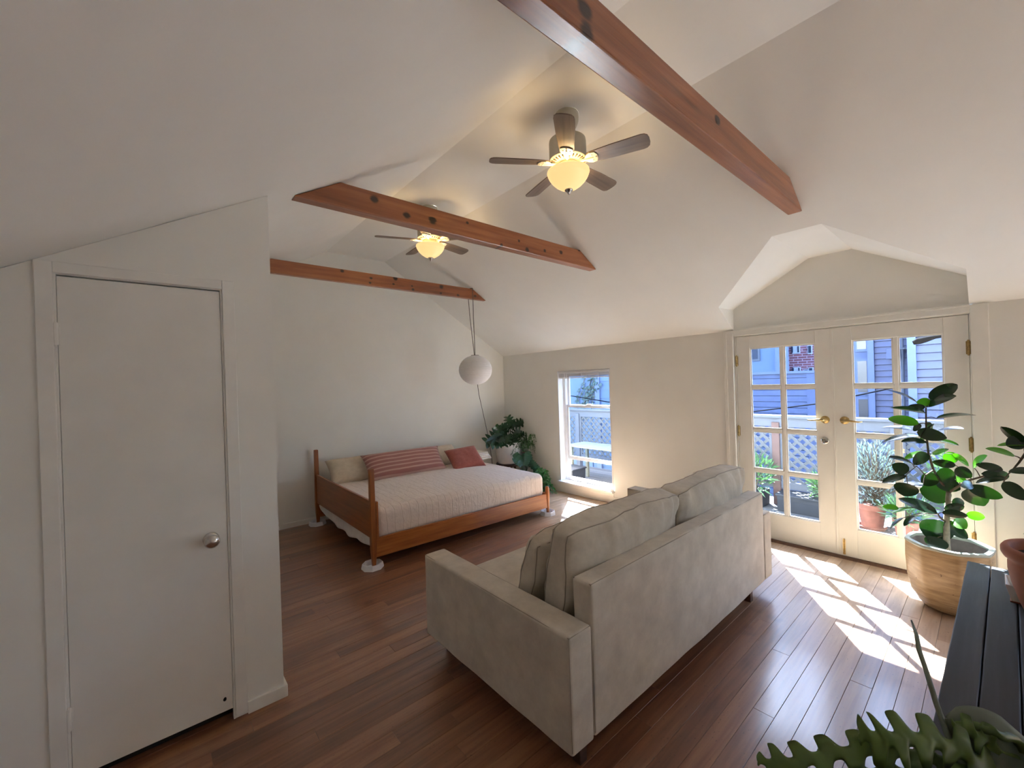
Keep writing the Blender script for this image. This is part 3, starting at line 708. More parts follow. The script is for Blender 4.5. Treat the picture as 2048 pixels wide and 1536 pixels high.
for (xx, yy, lab) in ((1.462, 3.70, 'white plastic cup under the near left bed leg'), (1.462, 5.36, 'white plastic cup under the bed leg by the back wall'), (3.635, 3.62, 'white plastic cup under the near right bed leg'), (3.635, 5.34, 'white plastic cup under the bed leg nearest the plants')):
    c = thing('bed_leg_cup', lab, 'cup', (xx, yy, 0), 0, 'cups under the bed legs')
    oct_ = lambda a, z: (1/math.cos(((a+math.pi/8) % (math.pi/4))-math.pi/8)*.97)
    obj('cup_wall', MB().lathe([(.093, 0), (.092, .012), (.085, .044), (.081, .047), (.077, .044), (.076, .003)], 32, rad=oct_), M['cup'], c, local=True, auto=30)
    obj('inner_ring', MB().lathe([(.068, .003), (.068, .038), (.062, .039), (.061, .004), (0, .0035)], 32), M['cup'], c, local=True, auto=30)

# mattress, quilt, hanging sheet
def rbox(x0, y0, z0, x1, y1, z1, r, n=10, disp=None):
    """rounded box as a cube-sphere style shell"""
    mb = MB(); cx, cy, cz = (x0+x1)/2, (y0+y1)/2, (z0+z1)/2; hx, hy, hz = (x1-x0)/2, (y1-y0)/2, (z1-z0)/2
    def rp(p):
        q_ = Vector((max(-hx+r, min(hx-r, p.x)), max(-hy+r, min(hy-r, p.y)), max(-hz+r, min(hz-r, p.z))))
        d = p-q_; return q_ + (d.normalized()*r if d.length > 1e-9 else d)
    def steps(h, m):
        inner = [-(h-r) + 2*(h-r)*i/m for i in range(m+1)]
        arc = [math.tan(math.radians(45)*i/4)*r for i in range(1, 5)]
        return [-(h-r)-a for a in reversed(arc)] + inner + [(h-r)+a for a in arc]
    def m_of(h): return max(2, int(2*h/ n))
    sx_, sy_, sz_ = steps(hx, m_of(hx)), steps(hy, m_of(hy)), steps(hz, m_of(hz))
    for ax, (A, B, h) in enumerate(((sy_, sz_, hx), (sx_, sz_, hy), (sx_, sy_, hz))):
        for sgn in (-1, 1):
            vs = []
            for b_ in B:
                for a_ in A:
                    p = [Vector((sgn*h, a_, b_)), Vector((a_, sgn*h, b_)), Vector((a_, b_, sgn*h))][ax]
                    pp = rp(p)
                    if disp: pp = disp(pp, hx, hy, hz)
                    vs.append(pp + Vector((cx, cy, cz)))
            na = len(A); fs = [(j*na+i, j*na+i+1, (j+1)*na+i+1, (j+1)*na+i) for j in range(len(B)-1) for i in range(na-1)]
            mb.add(vs, fs)
    return mb
def weld(o, d=.0005):
    import bmesh
    bm = bmesh.new(); bm.from_mesh(o.data); bmesh.ops.remove_doubles(bm, verts=bm.verts, dist=d); bmesh.ops.recalc_face_normals(bm, faces=bm.faces); bm.to_mesh(o.data); bm.free()
    return o
mt_ = thing('mattress', 'thick mattress under the quilt on the low wooden bed', 'mattress', (2.58, 4.5, .21))
weld(obj('mattress_body', rbox(BX0+.07, 3.79, .2085, BX1-.03, BYB-.04, .465, .05, .25), M['sheet'], mt_, smooth=True))
def qd(p, hx, hy, hz):
    n_ = noise.noise(Vector((p.x*3.1, p.y*3.1, p.z*3+2)))*.010 + noise.noise(Vector((p.x*11, p.y*7, p.z*7)))*.004
    crown = .03*(1-(p.x/hx)**2)*(1-(p.y/hy)**2) if p.z > 0 else 0
    skew = 0
    if p.y < -hy*.5: skew = -.080*(p.x+hx)/(2*hx)*min(1, max(0, (-p.y-hy*.5)/(hy*.4)))
    if p.z > 0: return Vector((p.x, p.y+n_*.5+skew, p.z+n_+crown))
    return Vector((p.x, p.y+n_*.6+skew, p.z))
qo = weld(obj('quilt', rbox(BX0+.045, 3.722, .212, BX1+.006, BYB-.016, .500, .07, .05, qd), M['quilt'], smooth=True))
tag(qo, 'pale quilted cotton bedspread draped over the low wooden bed', 'quilt')
def hang(u, v):
    yy = BYF+.04 + (BYB-.08-BYF-.04)*u
    sag = (.078 + .045*math.sin(math.pi*min(1, u*1.15))) if u < .8 else .115*(1-(u-.8)/.2*.75)
    sag += .008*math.sin(u*23)*v
    return Vector((BX0+.012-.016*v + .008*math.sin(u*31)*v, yy, .262 - sag*v))
so_ = obj('hanging_sheet', MB().grid(hang, 40, 8), M['sheet'], smooth=True); tag(so_, 'loose white sheet sagging below the left end panel of the bed', 'sheet')
sm_ = so_.modifiers.new('thick', 'SOLIDIFY'); sm_.thickness = .006

# pillows
def pillow_mb(w, h, t, seed=0, n=26, corner=.10):
    mb = MB(); rs = random.Random(seed); off = Vector((rs.random()*50, rs.random()*50, 0))
    def side(s_):
        def fn(u, v):
            a, b = u*2-1, v*2-1
            e = max(0, (1-a**4)*(1-b**4)); zz = t/2*e**.55
            pin = 1-corner*(1-abs(b)**2)*abs(a)**3*.6; pin2 = 1-corner*(1-abs(a)**2)*abs(b)**3
            x, y_ = a*w/2*pin, b*h/2*pin2
            wr = noise.noise(Vector((x*6, y_*6, s_*3))+off)*.012*e + noise.noise(Vector((x*17, y_*17, s_))+off)*.004*e
            return Vector((x, y_, s_*(zz+wr)))
        return fn
    mb.grid(side(1), n, n); mb.grid(side(-1), n, n)
    return mb
def place_pillow(name, label, cat, w, h, t, mat, loc, rx, rz, ry=0, seed=0, group=None):
    o = weld(obj(name, pillow_mb(w, h, t, seed), mat, smooth=True), .0008)
    o.location = loc; o.rotation_euler = (math.radians(rx), math.radians(ry), math.radians(rz))
    return tag(o, label, cat, group)
place_pillow('pillow', 'beige linen pillow at the left end of the bed', 'pillow', .62, .40, .17, M['beige'], (1.86, 5.17, .625), 38, -4, seed=1, group='beige pillows along the wall')
place_pillow('pillow', 'beige linen pillow behind the rust red cushion', 'pillow', .60, .40, .16, M['beige'], (3.06, 5.14, .615), 40, 3, seed=2, group='beige pillows along the wall')
place_pillow('bolster_pillow', 'long pillow with dusty pink stripes lying on the bed', 'pillow', 1.06, .38, .19, M['stripe'], (2.42, 4.93, .655), 48, -2, ry=0, seed=3)
place_pillow('throw_cushion', 'square rust red cushion on the bed beside the striped pillow', 'cushion', .47, .40, .14, M['rust'], (3.20, 4.74, .62), 38, -8, ry=-3, seed=4)
bk = thing('folded_blanket', 'folded white blanket at the right end of the bed by the white planter', 'blanket', (3.62, 5.10, .515))
for i in range(4):
    def fold(p, hx, hy, hz, i=i):
        return p + Vector((0, 0, noise.noise(Vector((p.x*9, p.y*9, i*3.1)))*.008))
    weld(obj('blanket_fold', rbox(3.42-.005*i, 4.92, .512+i*.027, 3.80-.02*i, 5.24, .540+i*.027, .0135, .06, fold), M['sheet'], bk, smooth=True))

# ------------------------------------------------------------------ sofa
sf = thing('sofa', 'greige suede sofa seen from behind, facing the bed', 'sofa', (2.36, 1.7, 0))
SX0, SX1, AX0, AX1, SYB, SYF = 1.222, 3.492, 1.366, 3.350, 1.122, 2.285
def padded(x0, y0, z0, x1, y1, z1, r=.018, amp=.003, st=.06):
    def dsp(p, hx, hy, hz):
        return p + Vector((noise.noise(p*5)*amp, noise.noise(p*5+Vector((9, 0, 0)))*amp, noise.noise(p*5+Vector((0, 9, 0)))*amp))
    return rbox(x0, y0, z0, x1, y1, z1, r, st, dsp)
def seam(pts, r=.0035): return MB().tube(pts, r, 6)
def rect_seam_y(x0, x1, z0, z1, y): return [(x0, y, z0), (x1, y, z0), (x1, y, z1), (x0, y, z1), (x0, y, z0)]
for nm, x0, x1 in (('arm', SX0, AX0-.002), ('arm', AX1+.002, SX1)):
    a = weld(obj(nm, padded(x0, SYB, .12, x1, SYF, .602, .016), M['sofa'], sf, smooth=True))
    i_ = .006
    sm = MB()
    for xx in (x0+i_, x1-i_): sm.tube([(xx, SYB+i_, .12+.02), (xx, SYB+i_, .602-i_), (xx, SYF-i_, .602-i_), (xx, SYF-i_, .14)], .0026, 6)
    sm.tube([(x0+i_, SYB+i_, .602-i_), (x1-i_, SYB+i_, .602-i_)], .0026, 6); sm.tube([(x0+i_, SYF-i_, .602-i_), (x1-i_, SYF-i_, .602-i_)], .0026, 6)
    obj('seam', sm, M['sofadark'], a)
bkp = weld(obj('back_panel', padded(AX0+.002, SYB+.001, .12, AX1-.002, SYB+.105, .768, .016), M['sofa'], sf, smooth=True))
sm = MB()
for yy in (SYB+.007, SYB+.099): sm.tube([(AX0+.008, yy, .14), (AX0+.008, yy, .762), (AX1-.008, yy, .762), (AX1-.008, yy, .14)], .0026, 6)
for xx in (AX0+.008, AX1-.008): sm.tube([(xx, SYB+.007, .762), (xx, SYB+.099, .762)], .0026, 6)
obj('seam', sm, M['sofadark'], bkp)
weld(obj('seat_base', padded(AX0+.002, SYB+.105, .12, AX1-.002, SYF-.02, .30, .014), M['sofa'], sf, smooth=True))
for xx in (SX0+.10, SX1-.30):
    for yy in (SYB+.05, SYF-.10):
        obj('sofa_leg', MB().box(xx, yy, 0, xx+.045, yy+.045, .122), M['darkwood'], sf, bevel=.003)
def seat_disp(p, hx, hy, hz):
    up = .022*(1-(p.x/hx)**4)*(1-(p.y/hy)**4) if p.z > 0 else 0
    return p + Vector((0, 0, up + noise.noise(p*4)*.006))
so2 = weld(obj('seat_cushion', rbox(AX0+.006, SYB+.33, .302, AX1-.006, SYF-.005, .430, .035, .06, seat_disp), M['sofa'], smooth=True))
tag(so2, 'wide greige seat cushion of the sofa, mostly hidden by the back cushions', 'cushion')
def boxed_cushion(name, label, w, h, t, loc, lean, rz=0, seed=0, amp=1.0, group=None):
    rs = random.Random(seed); off = Vector((rs.random()*40, rs.random()*40, rs.random()*40))
    root = thing(name, label, 'cushion', loc, 0, group)
    def disp(p, hx, hy, hz):
        a, c = p.x/hx, p.z/hz
        e = max(0, (1-abs(a)**2.6)*(1-abs(c)**2.6))
        puff = (.72 + .78*e**.6)
        edge = 1-e
        s_ = 1 if p.y > 0 else -1
        # gathers running in from the seams
        kc, ka = max(0, 1-abs(c)), max(0, 1-abs(a))
        g = math.sin(p.x*44+5*noise.noise(Vector((p.x*6, p.z*2, seed))+off))*math.exp(-kc*4.2)*(1-math.exp(-kc*16))*1.3 + .7*math.sin(p.z*48+seed)*math.exp(-ka*7)*(1-math.exp(-ka*30))
        wr = noise.noise(Vector((p.x*7, p.z*4, p.y*3))+off)*.012 + noise.noise(Vector((p.x*3, p.z*3, 1))+off)*.014
        yy = p.y*puff + s_*(g*.014 + wr*1.25)*amp*min(1, abs(p.y)/hy*1.2)
        dx = noise.noise(Vector((p.z*4, p.y*6, 3))+off)*.008
        dz = noise.noise(Vector((p.x*3, p.y*6, 7))+off)*.014 - (.018*(abs(a)**8) if p.z > 0 else 0) + (.010*(1-a*a) if p.z > 0 else 0)
        return Vector((p.x+dx, yy, p.z + dz))
    cu = weld(obj('cushion_cover', rbox(-w/2, -t/2, -h/2, w/2, t/2, h/2, .022, .028, disp), M['sofacush'], root, smooth=True, local=True), .0008)
    sm = MB()
    for s_ in (-1, 1):
        pts = []
        yy = s_*(t/2-.012); xx, zz = w/2-.004, h/2-.004
        per = [(-xx, -zz), (xx, -zz), (xx, zz), (-xx, zz), (-xx, -zz)]
        for (x0, z0), (x1, z1_) in zip(per[:-1], per[1:]):
            for i in range(14):
                f = i/14; pts.append(disp(Vector((x0+(x1-x0)*f, yy, z0+(z1_-z0)*f)), w/2, t/2, h/2) + Vector((0, s_*.002, 0)))
        pts.append(pts[0]); sm.tube(pts, .003, 6)
    pi = obj('piping', sm, M['sofadark'], cu, local=True, smooth=True)
    root.rotation_euler = (math.radians(lean), 0, math.radians(rz))
    return root
SG = 'back cushions of the sofa'
boxed_cushion('back_cushion', 'large greige back cushion at the left end of the sofa', .985, .52, .165, (1.885, 1.352, .690), 9, 0, 11, group=SG)
boxed_cushion('back_cushion', 'large greige back cushion at the end of the sofa near the garden doors', .965, .52, .165, (2.860, 1.352, .690), 9, 0, 12, group=SG)
boxed_cushion('lumbar_cushion', 'smaller greige cushion leaning in front of the left back cushion', .93, .42, .13, (1.868, 1.562, .640), 16, 0, 13, group='front cushions of the sofa')
boxed_cushion('lumbar_cushion', 'smaller greige cushion leaning in front of the right back cushion', .93, .42, .13, (2.850, 1.575, .628), 17, 0, 14, group='front cushions of the sofa')

# ------------------------------------------------------------------ leaves
def leaf_mb(mb, base, tip, side, width, fold=.12, droop=.06, nu=9, nv=5, shape=.75, blunt=.75):
    base, tip = Vector(base), Vector(tip); ax = tip-base; L = ax.length; axn = ax.normalized()
    side = (side - axn*side.dot(axn)).normalized(); nrm = axn.cross(side)
    if nrm.z < 0: nrm = -nrm
    vs = []
    for i in range(nu):
        u = i/(nu-1); ww = width/2*(math.sin(math.pi*min(1, u**shape*.985+.012)))**blunt
        c = base + ax*u + nrm*(math.sin(math.pi*u)*droop*L)
        for j in range(nv):
            v = j/(nv-1)*2-1
            vs.append(c + side*(v*ww) + nrm*(abs(v)*fold*ww*1.6))
    fs = [(i*nv+j, i*nv+j+1, (i+1)*nv+j+1, (i+1)*nv+j) for i in range(nu-1) for j in range(nv-1)]
    return mb.add(vs, fs)

def px_leaf(root, stems, b, t, wpx, xb, xt, mat, name='leaf', wr=.46, petiole=True, rs=None):
    """one leaf between two measured points, turned so that it shows the measured width"""
    B, T = at_x(b[0], b[1], xb), at_x(t[0], t[1], xt)
    mid = (B+T)/2; depth = (mid-EYE).dot(AF); L = (T-B).length
    view = (mid-EYE).normalized(); ax = (T-B).normalized(); sp = ax.cross(view)
    if sp.length < 1e-4: sp = AR.copy()
    sp.normalize(); dv = ax.cross(sp).normalized()
    wv = wpx/F_PX*depth; wv *= 1.12; wreal = max(wv, L*wr)
    a = min(1, wv/wreal); side = sp*a + dv*math.sqrt(max(0, 1-a*a))*(1 if dv.z > 0 else -1)
    mb = MB(); leaf_mb(mb, B, T, side, wreal, fold=.10, droop=.05, nu=12, shape=.85, blunt=.55)
    o = obj(name, mb, mat, root, smooth=True, fix=False)
    if petiole and stems:
        best = min((p for s in stems for p in s), key=lambda p: (p-B).length)
        d = (best-B).length
        if d > .004: obj('petiole', MB().tube([best, (best+B)/2+Vector((0, 0, .12*d)), B], [.0032, .0026, .0022], 5), M['stem'], o)
    return o
def dens(pts, n=6):
    out = []
    for a, b in zip(pts[:-1], pts[1:]):
        for i in range(n): out.append(a.lerp(b, i/n))
    return out+[pts[-1]]

# ------------------------------------------------------------------ rubber plant in the big stoneware pot
PCX, PCY, PCH = 4.06, .232, .445
octr = lambda a, z: 1 + .65*min(1, max(.25, z/.12))*(1/math.cos(((a+.15+math.pi/8) % (math.pi/4))-math.pi/8)-1.035)
pot = thing('stoneware_pot', 'large faceted stoneware pot with a pale green rim in front of the garden doors', 'planter', (PCX, PCY, 0))
obj('pot_body', MB().lathe([(0, .002), (.115, .002), (.135, .010), (.165, .045), (.188, .10), (.205, .20), (.212, .32), (.211, .432)], 96, (PCX, PCY, 0), octr), M['ceramic'], pot, auto=50)
M['potinside'] = plain('grey_pot_interior', srgb(120, 112, 108), .6, var=.15, scale=20)
obj('pot_interior', MB().lathe([(.192, .434), (.188, .40), (.182, .25), (0, .245)], 48, (PCX, PCY, 0), octr), M['potinside'], pot, auto=50, fix=False)
obj('pot_rim', MB().lathe([(.2115, .428), (.214, .436), (.210, .446), (.186, .447), (.183, .440), (.186, .425)], 96, (PCX, PCY, 0), octr), M['rim'], pot, auto=60)
obj('soil', MB().disc(.186, .262, 32, (PCX, PCY, 0)), M['soil'], pot)
rp = thing('rubber_plant', 'rubber plant with glossy dark oval leaves growing in the stoneware pot', 'plant', (PCX, PCY, .262))
XP = PCX
tk = [Vector((PCX, PCY-.005, .25)), at_x(1893, 1090, XP), at_x(1893, 1040, XP), at_x(1897, 985, XP)]
br1 = [at_x(1897, 985, XP), at_x(1880, 960, XP-.01), at_x(1867, 940, XP-.02), at_x(1857, 908, XP-.03), at_x(1853, 870, XP-.04), at_x(1852, 835, XP-.04), at_x(1852, 812, XP-.04)]
br2 = [at_x(1897, 985, XP), at_x(1918, 972, XP-.06), at_x(1940, 960, XP-.1), at_x(1965, 953, XP-.16), at_x(1985, 950, XP-.2)]
br3 = [at_x(1893, 1045, XP), at_x(1880, 1035, XP-.05), at_x(1876, 1028, XP-.08)]
br4 = [at_x(1867, 940, XP-.02), at_x(1851, 950, XP-.1), at_x(1833, 932, XP-.15), at_x(1812, 950, XP-.2)]
obj('trunk', MB().tube(tk, [.020, .018, .016, .013], 12), M['trunk'], rp, smooth=True)
for bpts, r0 in ((br1, .009), (br2, .009), (br3, .007), (br4, .005)):
    n_ = len(bpts); obj('branch', MB().tube(bpts, [r0*(1-.55*i/(n_-1)) for i in range(n_)], 8), M['stem'], rp, smooth=True)
ST = [dens(s) for s in (tk[1:], br1, br2, br3, br4)]
a_ = lambda x, y: (x/6.4+1740, y/6.4+760)
b_ = lambda x, y: (x/3.657+1840, y/3.657+820)
c_ = lambda x, y: (x/5.12+1740, y/5.12+940)
D, LM = M['ficus'], M['ficuslime']
leaves = [
 (a_, (755,235),(1118,58),150,D),(a_,(715,325),(1105,205),105,D),(a_,(775,275),(592,290),95,LM),(a_,(605,292),(212,128),26,D),(a_,(705,350),(488,335),70,D),(a_,(700,425),(262,356),55,D),
 (a_,(620,560),(232,492),110,LM),(a_,(860,492),(1358,452),42,D),(a_,(535,640),(138,613),38,D),(a_,(605,660),(985,745),140,D),(a_,(835,655),(1200,628),34,D),(a_,(620,715),(168,798),58,D),
 (a_,(720,790),(400,792),68,D),(a_,(850,768),(1138,838),42,D),(a_,(800,955),(1008,884),50,D),(a_,(700,928),(438,1012),62,LM),(a_,(725,930),(560,1085),120,D),(a_,(525,1055),(235,988),48,D),
 (a_,(492,1172),(282,1082),135,D),(a_,(462,1228),(153,1312),78,D),(a_,(680,1330),(248,1405),60,D),(a_,(480,1325),(438,1488),215,D),(a_,(1095,1092),(795,1048),92,D),(a_,(1000,1060),(1062,925),125,LM),
 (a_,(1058,948),(1265,1102),58,LM),(a_,(1320,1112),(1502,966),66,LM),(a_,(850,1188),(1100,1255),175,D),(a_,(1095,1130),(1305,1245),130,D),(a_,(842,1208),(678,1345),150,D),(a_,(850,1270),(1158,1405),170,D),
 (a_,(1100,1250),(1232,1282),92,LM),(a_,(1042,1492),(636,1398),225,D),(a_,(640,560),(560,655),60,D),(a_,(730,540),(790,640),60,D),(a_,(660,800),(820,560),46,D),
 (b_,(355,562),(606,642),80,D),(b_,(362,570),(472,702),132,D),(b_,(652,482),(448,466),68,D),(b_,(606,440),(408,396),52,D),(b_,(642,498),(408,534),42,D),(b_,(380,540),(300,560),60,D),
 (c_,(682,442),(292,292),92,D),(c_,(760,402),(965,368),80,D),(c_,(838,328),(966,338),86,D),(c_,(740,438),(1000,470),74,D),(c_,(985,455),(1178,484),80,LM),(c_,(690,512),(672,748),232,D),(c_,(692,690),(660,812),160,D),
 (c_,(770,530),(1002,704),112,D),(c_,(868,500),(988,602),112,LM),(c_,(290,388),(128,378),52,LM),(c_,(432,390),(218,442),34,LM),(c_,(462,470),(348,574),46,D),(c_,(342,490),(208,602),26,D),
]
rs_ = random.Random(7)
for f, b, t, wd, mt in leaves:
    sc = {a_: 6.4, b_: 3.657, c_: 5.12}[f]
    bb, tt = f(*b), f(*t); B0 = at_x(bb[0], bb[1], XP)
    near = min((p for s in ST for p in s), key=lambda p: ((p-EYE)-(B0-EYE)*((p.x)/B0.x)).length)
    xb = near.x + rs_.uniform(-.03, .03); xt = xb + rs_.uniform(-.10, .06)
    px_leaf(rp, ST, bb, tt, wd/sc, xb, xt, mt)

# ------------------------------------------------------------------ dark plank bench with its plants
bn = thing('plank_bench', 'dark stained bench of rough planks at the right edge of the room', 'bench', (2.1, -.10, 0))
BZ = .50; ANG = math.radians(.8)
rs_ = random.Random(3)
for i in range(5):
    x1 = 3.575 - (.0, .012, .004, .015, .006)[i]; yy = .128 - i*.0925
    mb = rbox(.45, yy-.089, BZ-.040, x1, yy, BZ, .005, .09, lambda p, hx, hy, hz: p + Vector((0, noise.noise(Vector((p.x*9, i*5., p.z)))*.0016, noise.noise(Vector((p.x*3, p.y*20, i*3.)))*.0012)))
    mb.v = [(x, y + (3.575-x)*math.tan(ANG), z) for x, y, z in mb.v]
    weld(obj('plank', mb, M['charred'], bn, smooth=False))
obj('under_board', MB().box(.55, -.30, BZ-.052, 3.50, .085, BZ-.042), M['charred'], bn)  # added under the planks so no sunlit floor shows through their gaps
for xx in (.75, 3.25):
    dy = (3.575-xx)*math.tan(ANG)
    obj('cross_rail', MB().box(xx-.02, -.32+dy, BZ-.13, xx+.02, .11+dy, BZ-.053), M['charred'], bn, bevel=.003)
    for yy in (-.30, .05):
        obj('bench_leg', MB().box(xx-.04, yy+dy, 0, xx+.04, yy+.055+dy, BZ-.128), M['charred'], bn, bevel=.003)

TX, TY = 2.93, -.178
tp = thing('terracotta_pot', 'round terracotta pot on the dark bench at the right edge', 'planter', (TX, TY, BZ))
obj('pot_body', MB().lathe([(0, .002), (.095, .002), (.108, .012), (.128, .07), (.150, .15), (.160, .21), (.160, .245), (.156, .262), (.172, .270), (.180, .286), (.180, .306), (.172, .318), (.158, .320), (.150, .306), (.146, .27), (0, .27)], 44, (TX, TY, BZ)), M['terracotta'], tp, smooth=True)
obj('soil', MB().disc(.147, .275, 28, (TX, TY, BZ)), M['soil'], tp)
wd_ = thing('white_dish', 'white square dish on the dark bench behind the terracotta pot', 'dish', (3.10, -.085, BZ))
dm = MB()
vs = []
for (h, z) in ((.055, .004), (.075, .085), (.070, .085), (.050, .010)):
    vs += [(3.135-h, -.085-h, BZ+z), (3.135+h, -.085-h, BZ+z), (3.135+h, -.085+h, BZ+z), (3.135-h, -.085+h, BZ+z)]
dm.add(vs, [(3, 2, 1, 0), (12, 13, 14, 15)] + [(4*i+k_, 4*i+(k_+1) % 4, 4*i+4+(k_+1) % 4, 4*i+4+k_) for i in range(3) for k_ in range(4)])
obj('dish_body', dm, M['whiteclay'], wd_, bevel=.003)
obj('dish_base', MB().box(3.075, -.145, BZ+.0, 3.195, -.025, BZ+.006), M['terracotta'], wd_)
r2 = thing('rubber_plant', 'second rubber plant rising from the terracotta pot at the right edge', 'plant', (TX, TY, BZ+.275))
s0 = [Vector((TX, TY, BZ+.27)), Vector((TX-.01, TY+.01, BZ+.45)), Vector((TX-.02, TY+.05, BZ+.62)), at_x(2052, 905, TX-.03), at_x(2048, 880, TX-.03)]
s1 = [s0[3], at_x(2038, 925, TX-.03), at_x(2025, 940, TX-.02)]
obj('branch', MB().tube(s0, [.010, .009, .008, .006, .005], 8), M['stem'], r2, smooth=True)
obj('branch', MB().tube(s1, [.005, .004, .003], 8), M['stem'], r2, smooth=True)
S2 = [dens(s0), dens(s1)]
for b, t, wd, mt in [((768,262),(590,122),62,D),((745,225),(632,262),92,D),((790,256),(565,262),26,LM),((692,336),(478,282),36,LM),((830,445),(648,452),46,D),((610,528),(780,660),84,D),((800,470),(900,560),80,D),((800,300),(900,200),70,D)]:
    px_leaf(r2, S2, b_(*b), b_(*t), wd/3.657, TX-.03, TX-.06, mt)
iv = thing('small_ivy', 'small leafy vine at the foot of the plant in the terracotta pot', 'plant', (TX-.07, TY+.08, BZ+.28))
rs_ = random.Random(12)
im = MB(); vm = MB()
for i in range(34):
    a = rs_.uniform(0, 6.28); r = rs_.uniform(.01, .11); p = Vector((TX-.03+r*math.cos(a), TY+.035+r*math.sin(a)*.7, BZ+.30+rs_.uniform(0, .10)))
    d = Vector((rs_.uniform(-1, 1), rs_.uniform(-1, 1), rs_.uniform(-.3, .5))).normalized()
    leaf_mb(im, p, p+d*rs_.uniform(.028, .045), Vector((rs_.uniform(-1, 1), rs_.uniform(-1, 1), .2)), rs_.uniform(.022, .034), nu=5, nv=3, shape=.6)
    vm.tube([(TX-.03, TY+.03, BZ+.272), (p.x, p.y, p.z-.03), tuple(p)], .0012, 4)
fo = obj('foliage', im, M['pothos'], iv, fix=False); fo['kind'] = 'stuff'
obj('vine', vm, M['stem'], iv)['kind'] = 'stuff'

# fishbone cactus in the foreground
CC = at_z(2020, 1520, .69)
cp = thing('cactus_pot', 'small terracotta pot half hidden by the fishbone cactus in the near corner', 'planter', (CC.x, CC.y, BZ))
obj('pot_body', MB().lathe([(0, .002), (.060, .002), (.078, .13), (.090, .132), (.094, .178), (.084, .18), (.078, .15), (0, .15)], 32, (CC.x, CC.y, BZ)), M['terracotta'], cp, auto=40)
obj('soil', MB().disc(.079, .155, 24, (CC.x, CC.y, BZ)), M['soil'], cp)
fc = thing('fishbone_cactus', 'fishbone cactus with flat zigzag stems in the near right corner', 'plant', (CC.x, CC.y, BZ+.155))
def ribbon(pts, hw, nl, mat, name, phase=0, tilt=0.0, depth=.74, n=240):
    """flat stem with rounded teeth on both edges"""
    P_ = [Vector(p) for p in pts]; m = len(P_)-1
    def pos(u):
        x = u*m; i = min(int(x), m-1); f = x-i
        p0, p1, p2, p3 = P_[max(i-1, 0)], P_[i], P_[i+1], P_[min(i+2, m)]
        return .5*((2*p1)+(p2-p0)*f+(2*p0-5*p1+4*p2-p3)*f*f+(3*p1-p0-3*p2+p3)*f**3)
    vs = []
    for k_ in range(n):
        u = k_/(n-1); c = pos(u); t = (pos(min(1, u+.01))-pos(max(0, u-.01))).normalized()
        view = (c-EYE).normalized(); sd = t.cross(view).normalized(); sd = (sd*math.cos(tilt) + view*math.sin(tilt)).normalized(); nn = t.cross(sd)
        env = min(1, (1-u)*7+.15)*min(1, u*5+.35)
        def tooth(ph):
            s_ = .5+.5*math.tanh(2.2*math.sin(2*math.pi*(u*nl)+ph)+.3)/math.tanh(2.5); return (1-depth) + depth*max(0, min(1, s_))
        w1, w2 = hw*env*tooth(phase), hw*env*tooth(phase+math.pi*.8)
        lean = t*(hw*.35)
        rib = .006*env
        for q_, off in ((w1, .0), (w1*.5, .0015), (0, rib), (-w2*.5, .0015), (-w2, 0), (-w2*.5, -.0025), (0, -rib), (w1*.5, -.0025)):
            vs.append(c + sd*q_ + lean*abs(q_)/hw + nn*off)
    fs = [(k_*8+j, k_*8+(j+1) % 8, (k_+1)*8+(j+1) % 8, (k_+1)*8+j) for k_ in range(n-1) for j in range(8)]
    fs += [tuple(range(7, -1, -1)), tuple(range((n-1)*8, n*8))]
    o = obj(name, MB().add(vs, fs), mat, fc, smooth=True); return o
root_ = Vector((CC.x, CC.y, BZ+.15))
pz = lambda u, v, z: at_z(u, v, z)
ribbon([root_, pz(1960, 1525, .735), pz(1890, 1490, .78), pz(1820, 1478, .80), pz(1770, 1480, .80), pz(1718, 1470, .785)], .050, 6.3, M['cactus'], 'flat_stem')
ribbon([root_, pz(1930, 1535, .72), pz(1840, 1512, .745), pz(1745, 1500, .75), pz(1650, 1512, .73), pz(1575, 1528, .71), pz(1515, 1523, .70)], .038, 9, M['cactus'], 'flat_stem', 1.0)
ribbon([root_, pz(1985, 1490, .76), pz(1950, 1470, .79), pz(1905, 1452, .80)], .034, 3.5, M['cactus'], 'flat_stem', 2.0)
ribbon([root_, pz(1990, 1545, .70), pz(1900, 1560, .70), pz(1800, 1545, .70), pz(1720, 1548, .69)], .032, 6, M['cactus'], 'flat_stem', .5)
ribbon([root_, pz(2040, 1490, .76), pz(2000, 1470, .80), pz(1960, 1455, .80), pz(1895, 1446, .79)], .010, 5, M['cactus'], 'flat_stem', 0, depth=.3)
ribbon([root_, pz(2060, 1530, .72), pz(2110, 1540, .74), pz(2170, 1560, .72)], .036, 5, M['cactus'], 'flat_stem', 0)
obj('thin_stem', MB().tube([root_, pz(1912, 1520, .74), pz(1895, 1470, .775), pz(1872, 1405, .80), pz(1852, 1340, .83), pz(1838, 1300, .845), pz(1833, 1270, .855), pz(1823, 1241, .865)], [.005, .0055, .006, .006, .0055, .006, .005, .002], 8), M['cactusgrey'], fc, smooth=True)['label'] = 'single thin bare stem pointing upward'
pv = [pz(2100, 1545, .70), pz(1990, 1480, .76), pz(1893, 1437, .80)]
pd = MB()
def padf(u, v):
    a = (u*2-1); b2 = v
    c = pv[0].lerp(pv[2], b2); ax = (pv[2]-pv[0]).normalized(); view = (c-EYE).normalized(); sd = ax.cross(view).normalized()
    ww = .062*(max(0, 1-(max(0, b2-.55)/.45)**2.2))**.5*(min(1, .35+b2*1.2))
    return c + sd*(a*ww) + view*(.012*a*a)
pd.grid(padf, 11, 18)
po = obj('broad_leaf', pd, M['cactusgrey'], fc, smooth=True, fix=False); po['label'] = 'broad rounded grey green leaf'
po.modifiers.new('thick', 'SOLIDIFY').thickness = .004

